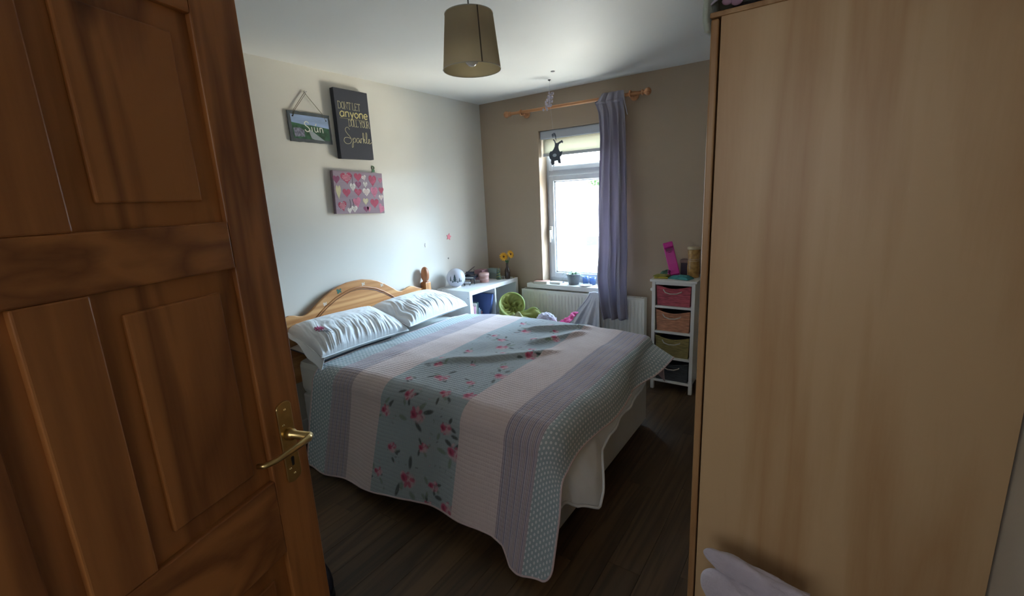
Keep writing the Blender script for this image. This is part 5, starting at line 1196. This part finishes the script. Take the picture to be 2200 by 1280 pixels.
# side profile in a leaning frame: L along the handset, F its front
Lh = Vector((-0.28, 0.10, 0.955)).normalized(); Wd = Vector((0.93, 0.28, 0.2)); Wd = (Wd-Wd.dot(Lh)*Lh).normalized(); Fr = Wd.cross(Lh).normalized()
if Fr.y > 0: Fr = -Fr
o0 = Vector((1.968, -0.20, zt_+0.004))
prof = [(0.0, -0.008), (0.02, 0.02), (0.05, 0.012), (0.10, 0.008), (0.19, 0.008), (0.222, 0.012), (0.232, 0.03), (0.262, 0.028), (0.272, 0.012), (0.270, -0.006), (0.25, -0.014), (0.02, -0.012)]
mb = MB(); k = len(prof)
vs = [o0+Lh*p+Fr*q-Wd*0.036 for p, q in prof]+[o0+Lh*p+Fr*q+Wd*0.036 for p, q in prof]
mb.add(vs, [tuple(range(k)), tuple(range(k, 2*k))[::-1]]+[(i, (i+1) % k, k+(i+1) % k, k+i) for i in range(k)]); hset = mb.build('handset_body', MAG, tp, bevel=0.006)
mb = MB(); c = o0+Lh*0.213+Fr*0.012
mb.prism([(-0.026, -0.012), (0.026, -0.012), (0.026, 0.014), (-0.026, 0.014)], c, Wd, Lh, Fr, 0.003); mb.build('dark_recess', MAGD, tp)
mb = MB(); mb.tube([o0+Lh*0.193+Fr*0.010-Wd*0.012, o0+Lh*0.190+Fr*0.014, o0+Lh*0.193+Fr*0.010+Wd*0.012], 0.0025, 6); mb.build('grip_ridge', MAGD, tp)
mb = MB()
for i in range(3): mb.sphere(o0+Wd*(-0.048)+Vector((0.0, -0.01, 0.012+0.02*i)), (0.012, 0.010, 0.011), 10, 8)
mb.build('side_dial', MAGD, tp)
jr = thing('amber_jar', 'amber patterned jar with a cream lid on the drawer tower', 'jar', (2.092, -0.18, zt_))
jx, jy = 2.092, -0.175
mb = MB(); mb.lathe([(0.040, zt_), (0.043, zt_+0.004), (0.045, zt_+0.07), (0.043, zt_+0.11), (0.041, zt_+0.15), (0.046, zt_+0.215)], (jx, jy, 0), 28); mb.build('body', pm('amber_swirl', (0.40, 0.20, 0.05), 0.3, var=0.45, vscale=35, col2=(0.52, 0.31, 0.10)), jr)
mb = MB(); mb.lathe([(0.047, zt_+0.214), (0.048, zt_+0.216), (0.048, zt_+0.230), (0.045, zt_+0.232), (0, zt_+0.232)], (jx, jy, 0), 28); mb.build('lid', pm('cream_lid', (0.55, 0.45, 0.30), 0.5, var=0.04), jr)
for zz in (0.13, 0.142):
    mb = MB(); mb.tube([(jx+0.0425*math.cos(k*PI/14), jy+0.0425*math.sin(k*PI/14), zt_+zz) for k in range(28)], 0.0016, 6, closed=True); mb.build('white_ring', pm('ring_white', (0.6, 0.52, 0.40), 0.5, var=0.04), jr)
db = thing('dark_box', 'dark plum box with a pale lid behind the pink handset', 'box', (2.03, -0.09, zt_))
B(1.985, -0.125, zt_, 2.085, -0.05, zt_+0.108).build('body', pm('plum_card', (0.035, 0.02, 0.045), 0.6, var=0.1), db, bevel=0.002)
B(1.98, -0.13, zt_+0.10, 2.09, -0.045, zt_+0.124).build('lid', pm('dusky_lid', (0.22, 0.15, 0.15), 0.6, var=0.06), db, bevel=0.002)
tb = thing('teal_pouch', 'teal zipped pouch lying at the front of the drawer tower top', 'pouch', (2.02, -0.27, zt_))
TE = pm('teal_fabric', (0.05, 0.26, 0.27), 0.7, var=0.15, vscale=20, bump=0.3, bscale=90); TEL = pm('pale_teal_trim', (0.14, 0.45, 0.44), 0.6, var=0.1)
T = Matrix.Translation((2.03, -0.275, zt_)) @ Matrix.Rotation(-0.22, 4, 'Z')
mb = MB(); mb.grid(lambda a, b: (lerp(-0.095, 0.075, a), lerp(-0.045, 0.055, b), 0.002+0.026*(max(0, 1-abs(2*a-1)**4)*max(0, 1-abs(2*b-1)**3))**0.5*(0.7+0.3*a)+0.003*fbm(a*6, b*6, 2)), 40, 24, T=T)
mb.grid(lambda a, b: (lerp(-0.095, 0.075, a), lerp(-0.045, 0.055, b), 0.001), 8, 6, T=T); mb.build('pouch_body', TE, tb)
mb = MB()
for i in range(8): mb.tube([T @ Vector((-0.005+0.009*i, -0.035, 0.026)), T @ Vector((-0.009+0.009*i, -0.018, 0.0315)), T @ Vector((-0.003+0.009*i, 0.0, 0.033))], 0.0022, 5)
mb.build('fringe', TEL, tb)
yb_ = thing('yellow_scarf', 'folded yellow striped cloth at the left front of the drawer tower', 'cloth', (1.875, -0.27, zt_))
for i, (z_, c_, nm) in enumerate([(0.000, (0.34, 0.28, 0.03), 'mustard'), (0.008, (0.50, 0.42, 0.06), 'yellow'), (0.016, (0.26, 0.26, 0.05), 'moss')]):
    mb = MB(); mb.grid(lambda a, b: (1.835+0.10*a+0.006*math.sin(i*2+b*3), -0.315+0.10*b, zt_+z_+0.005+0.004*math.sin(a*PI)*math.sin(b*PI)+0.002*fbm(a*5+i, b*5, i)), 20, 16); mb.build('cloth_layer', pm(nm+'_cloth', c_, 0.8, var=0.2, vscale=40), yb_, solid=0.006)
gb_ = thing('green_pouch', 'dark green crumpled pouch at the back left of the drawer tower top', 'pouch', (1.89, -0.15, zt_))
mb = MB(); mb.grid(lambda a, b: (1.84+0.11*a, -0.20+0.12*b, zt_+0.003+0.036*(max(0, 1-abs(2*a-1)**3)*max(0, 1-abs(2*b-1)**3))**0.5+0.006*fbm(a*7, b*7, 5)), 30, 24); mb.grid(lambda a, b: (1.84+0.11*a, -0.20+0.12*b, zt_+0.002), 4, 4); mb.build('pouch_body', pm('bottle_green_cloth', (0.05, 0.13, 0.09), 0.8, var=0.25, vscale=25, bump=0.3), gb_)
mb = MB(); mb.tube([(1.85, -0.198, zt_+0.010), (1.89, -0.205, zt_+0.016), (1.94, -0.2, zt_+0.010)], 0.003, 6); mb.build('drawstring', pm('grey_cord', (0.3, 0.32, 0.3), 0.8, var=0.1), gb_)

# ------------------------------------------------------------------ wardrobe
fx, fy, wt = 2.622, -2.47, 1.963
wd = thing('wardrobe', 'tall pine wardrobe on the right seen from its side', 'wardrobe', (2.93, -1.95, 0))
B(fx+0.0235, fy, 0.0, XR-0.004, fy+0.018, wt-0.012).build('side_panel', WARD, wd, bevel=0.001)
B(fx+0.0235, fy+1.0-0.018, 0.0, XR-0.004, fy+1.0, wt-0.012).build('side_panel', WARD, wd, bevel=0.001)
B(fx+0.0235, fy+0.018, 0.06, XR-0.016, fy+0.982, 0.08).build('bottom_board', WARD, wd)
B(XR-0.012, fy+0.018, 0.06, XR-0.006, fy+0.982, wt-0.03).build('back_board', WARD, wd)
B(fx-0.002, fy-0.004, wt-0.012, XR-0.004, fy+1.004, wt).build('top_board', WARDX, wd, bevel=0.003)
for k in (0, 1):
    y0 = fy+0.001+k*0.5; dr = B(fx, y0, 0.062, fx+0.0185, y0+0.497, wt-0.014).build('door', WARDX, wd, bevel=0.004)
    yk = y0+(0.45 if k == 0 else 0.05); mb = MB(); mb.lathe([(0.008, 0), (0.007, -0.012), (0.015, -0.02), (0.016, -0.028), (0.009, -0.034), (0, -0.035)], (fx, yk, 1.02), 14, axis='x'); mb.build('knob', WARDX, dr)
B(fx+0.03, fy+0.018, 0.0, fx+0.045, fy+0.982, 0.06).build('plinth', WARDX, wd)
# fleece folded over the wardrobe's top corner
FLE = pm('lilac_fleece', (0.55, 0.50, 0.58), 0.95, var=0.12, vscale=10, bump=0.7, bscale=120, sheen=0.5); FLG = pm('pale_green_fleece', (0.50, 0.56, 0.48), 0.95, var=0.08, vscale=14, bump=0.6, bscale=120, sheen=0.4)
bt = thing('fleece_blanket', 'pale lilac fleece blanket piled on top of the wardrobe', 'blanket', (2.8, -2.2, wt))
def flc(a, b):
    x = lerp(2.60, 3.18, a); y = lerp(-2.46, -1.75, b)
    e = min(1, 6*a)*min(1, 7*(1-a))*min(1, 6*b+0.15)*min(1, 6*(1-b))
    return (x, y, wt+0.004+0.15*e**0.6*(1+0.25*fbm(x*6, y*6, 3))+0.02*e*(1-abs(2*noise.noise(Vector((x*12, y*12, 1))))))
mb = MB(); mb.grid(flc, 60, 60); mb.build('blanket_pile', FLE, bt, solid=0.004)
def ovh(a, b):
    # corner of the blanket hanging down past the door edge
    y = lerp(-2.478, -2.30, a); z = interp(b, [0, 0.15, 0.3, 1], [wt+0.07, wt+0.075, wt+0.05, wt-0.042])
    x = interp(b, [0, 0.15, 0.3, 1], [2.70, 2.645, 2.612, 2.606])-0.004*math.sin(a*9+b*3)
    if b > 0.8: x += 0.004*(b-0.8)/0.2
    return (x, y+0.004*math.sin(b*7), z)
mb = MB(); mb.grid(ovh, 24, 24); mb.build('overhanging_corner', FLG, bt, solid=0.010)
mb = MB()
for (yy, zz) in ((-2.463, wt+0.05),):
    for k in range(5): an = k*2*PI/5; mb.sphere((2.672+0.018*math.cos(an), yy, wt+0.03+0.015*math.sin(an)), (0.014, 0.006, 0.010), 10, 6)
mb.build('printed_flower', pm('mauve_flower', (0.42, 0.26, 0.36), 0.9, var=0.1), bt)
# fleece bundle at the foot of the wardrobe side
fb = thing('fleece_bundle', 'white lilac fleece bundled on the floor against the wardrobe side', 'blanket', (2.98, -2.66, 0))
def bun(a, b):
    th_ = a*2*PI; ph = b*PI*0.5
    d = Vector((math.cos(ph)*math.cos(th_), math.cos(ph)*math.sin(th_), math.sin(ph)))
    k = 1+0.16*fbm(d.x*2+3, d.y*2, d.z*2)+0.07*(1-2*abs(noise.noise(d*4.5)))
    return (2.985+0.20*d.x*k, -2.655+0.15*d.y*k, max(0.0, 0.47*d.z**0.7*k))
mb = MB(); mb.grid(bun, 80, 40); mb.build('bundle', FLE, fb)
def lobe(c0, c1, r0, r1, seed, tz):
    def f(a, b):
        b = 1-(1-b)**2.2
        p = Vector(c0).lerp(Vector(c1), b); r = lerp(r0, r1, b)*math.sqrt(max(0.0, 1-max(0.0, (b-0.7)/0.3)**2))
        th_ = a*2*PI; ax_ = (Vector(c1)-Vector(c0)).normalized(); q1 = ax_.cross(Vector((0, 1, 0))).normalized(); q2 = ax_.cross(q1)
        k = 1+0.22*noise.noise(Vector((math.cos(th_)*1.5+seed, math.sin(th_)*1.5, b*4)))+0.10*noise.noise(Vector((math.cos(th_)*7, math.sin(th_)*7+seed, b*9)))
        return p+(q1*math.cos(th_)*r+q2*math.sin(th_)*r*tz)*k
    return MB().grid(f, 48, 28)
lobe((2.93, -2.66, 0.40), (2.69, -2.61, 0.505), 0.085, 0.050, 1.0, 0.7).build('draped_fold', FLE, fb, label='lower rounded fold of the fleece bundle')
lobe((2.93, -2.62, 0.52), (2.688, -2.60, 0.565), 0.040, 0.030, 4.0, 0.6).build('draped_fold', FLE, fb, label='upper ear shaped fold of the fleece bundle')

# ------------------------------------------------------------------ bedroom door, opened into the room
free = Vector((1.913, -3.247, 0)); dth = math.radians(-72)
hinge_dir = Vector((math.sin(math.radians(18)), -math.cos(math.radians(18)), 0))
dn = Vector((math.cos(math.radians(18)), math.sin(math.radians(18)), 0))     # face turned to the camera
DW, DH, DT = 0.80, 2.0, 0.040
door = thing('door_1', None, None, tuple(free+hinge_dir*DW/2), kind='structure')
def dbox(s0, s1, z0_, z1_, n0, n1, name, mat, par, bev=0.003, **k):
    m_ = MB(); vs = [free+hinge_dir*s+dn*nn_+Vector((0, 0, z)) for z in (z0_, z1_) for nn_ in (n0, n1) for s in (s0, s1)]
    m_.add(vs, [(0, 2, 3, 1), (4, 5, 7, 6), (0, 1, 5, 4), (2, 6, 7, 3), (0, 4, 6, 2), (1, 3, 7, 5)]); return m_.build(name, mat, par, bevel=bev, **k)
DP = wood('door_pine', lin((178, 116, 62)), lin((126, 74, 36)), 'Z', 6); DPH = wood('door_pine_rail', lin((178, 116, 62)), lin((126, 74, 36)), 'Y', 6)
g0 = 0.008; st_ = 0.105
dbox(0, st_, g0, DH, -DT, 0, 'stile', DP, door); dbox(DW-st_, DW, g0, DH, -DT, 0, 'stile', DP, door)
rails = [(g0, 0.21), (0.79, 0.97), (1.44, 1.53), (1.89, DH)]
for a, b_ in rails: dbox(st_, DW-st_, a, b_, -DT, 0, 'rail', DPH, door)
mid = DW/2
for a, b_ in ((0.21, 0.79), (0.97, 1.44), (1.53, 1.89)): dbox(mid-0.045, mid+0.045, a, b_, -DT, 0, 'muntin', DP, door)
for s0, s1 in ((st_, mid-0.045), (mid+0.045, DW-st_)):
    for a, b_ in ((0.21, 0.79), (0.97, 1.44), (1.53, 1.89)):
        pnl = dbox(s0, s1, a, b_, -DT+0.012, -0.012, 'door_panel', DP, door, 0)
        dbox(s0+0.04, s1-0.04, a+0.04, b_-0.04, -0.014, -0.004, 'raised_field', DP, pnl, 0.003)
# brass lever handle on its plate
hz = 1.055; sc_ = 0.052
pts_pl = []
for k in range(12): an = PI*k/11; pts_pl.append((0.021*math.cos(an), 0.085+0.012*math.sin(an)))
for k in range(12): an = PI+PI*k/11; pts_pl.append((0.021*math.cos(an), -0.085+0.012*math.sin(an)))
mb = MB(); O_ = free+hinge_dir*sc_+Vector((0, 0, hz-0.02)); mb.prism(pts_pl, O_, hinge_dir, (0, 0, 1), dn, 0.005); plate = mb.build('handle_plate', BRASS, door, bevel=0.0015)
key = [(0.0045*math.cos(k*PI/8)*1.0, 0.004*math.sin(k*PI/8)-0.040) for k in range(9)]+[(-0.0028, -0.058), (0.0028, -0.058)]
mb = MB(); mb.prism(key, O_+dn*0.0052, hinge_dir, (0, 0, 1), dn, 0.0006); mb.build('keyhole', DARK, plate)
for zz in (0.078, -0.078, 0.045, -0.062):
    mb = MB(); c = O_+Vector((0, 0, zz))+hinge_dir*(0.010 if abs(zz) < 0.07 else 0)+dn*0.005; mb.sphere(c, 0.0032, 8, 6); mb.build('screw', BRASS, plate)
sp_ = O_+Vector((0, 0, 0.02))
mb = MB(); mb.tube([sp_+dn*0.005, sp_+dn*0.018, sp_+dn*0.022, sp_+dn*0.062], [0.014, 0.013, 0.0095, 0.0095], 14)
mb.tube([sp_+dn*0.058-hinge_dir*0.004, sp_+dn*0.066+hinge_dir*0.008, sp_+dn*0.066+hinge_dir*0.05, sp_+dn*0.06+hinge_dir*0.095+Vector((0, 0, -0.002)), sp_+dn*0.05+hinge_dir*0.115+Vector((0, 0, -0.003)), sp_+dn*0.036+hinge_dir*0.118+Vector((0, 0, -0.003))], [0.009, 0.008, 0.0065, 0.006, 0.006, 0.005], 12)
mb.build('lever_handle', BRASS, door)
for z in (0.25, 1.0, 1.75):
    m_ = MB(); c = free+hinge_dir*(DW+0.004)+dn*(-DT*0.5)+Vector((0, 0, z)); m_.tube([c, c+Vector((0, 0, 0.09))], 0.007, 10); m_.build('hinge', BRASS, door)
# dark shoe behind the door
sh_ = thing('dark_shoe', 'dark navy shoe half hidden behind the open door', 'shoe', (1.28, -2.96, 0))
NAV = pm('navy_leather', (0.018, 0.024, 0.045), 0.45, var=0.2, vscale=20); SOL = pm('black_rubber', (0.008, 0.008, 0.009), 0.6, var=0.1)
def shoe(a, b):
    th_ = a*2*PI; q = b                    # q along the length, toe at +x
    x = 1.10+0.27*q
    wv = 0.042*(math.sin(min(1, q*4+0.25)*PI/2))*(math.sqrt(max(0, 1-max(0, (q-0.72)/0.28)**2))+0.02)
    hv = interp(q, [0, 0.08, 0.3, 0.55, 0.8, 0.95, 1.0], [0.19, 0.205, 0.19, 0.13, 0.09, 0.06, 0.02])
    c = math.cos(th_); s = math.sin(th_)
    return (x, -2.955+wv*c*abs(c)**-0.2 if abs(c) > 1e-6 else -2.955, 0.022+hv*(0.5+0.5*(abs(s)**0.7)*(1 if s > 0 else -1)))
mb = MB(); mb.grid(shoe, 40, 40); mb.build('upper', NAV, sh_)
sole = []
for k in range(40):
    an = 2*PI*k/40; sole.append((1.237+0.142*math.cos(an), 0.044*math.sin(an)*(1+0.15*math.cos(an))))
mb = MB(); mb.prism(sole, (0, -2.955, 0), (1, 0, 0), (0, 1, 0), (0, 0, 1), 0.026); mb.build('sole', SOL, sh_, bevel=0.004)
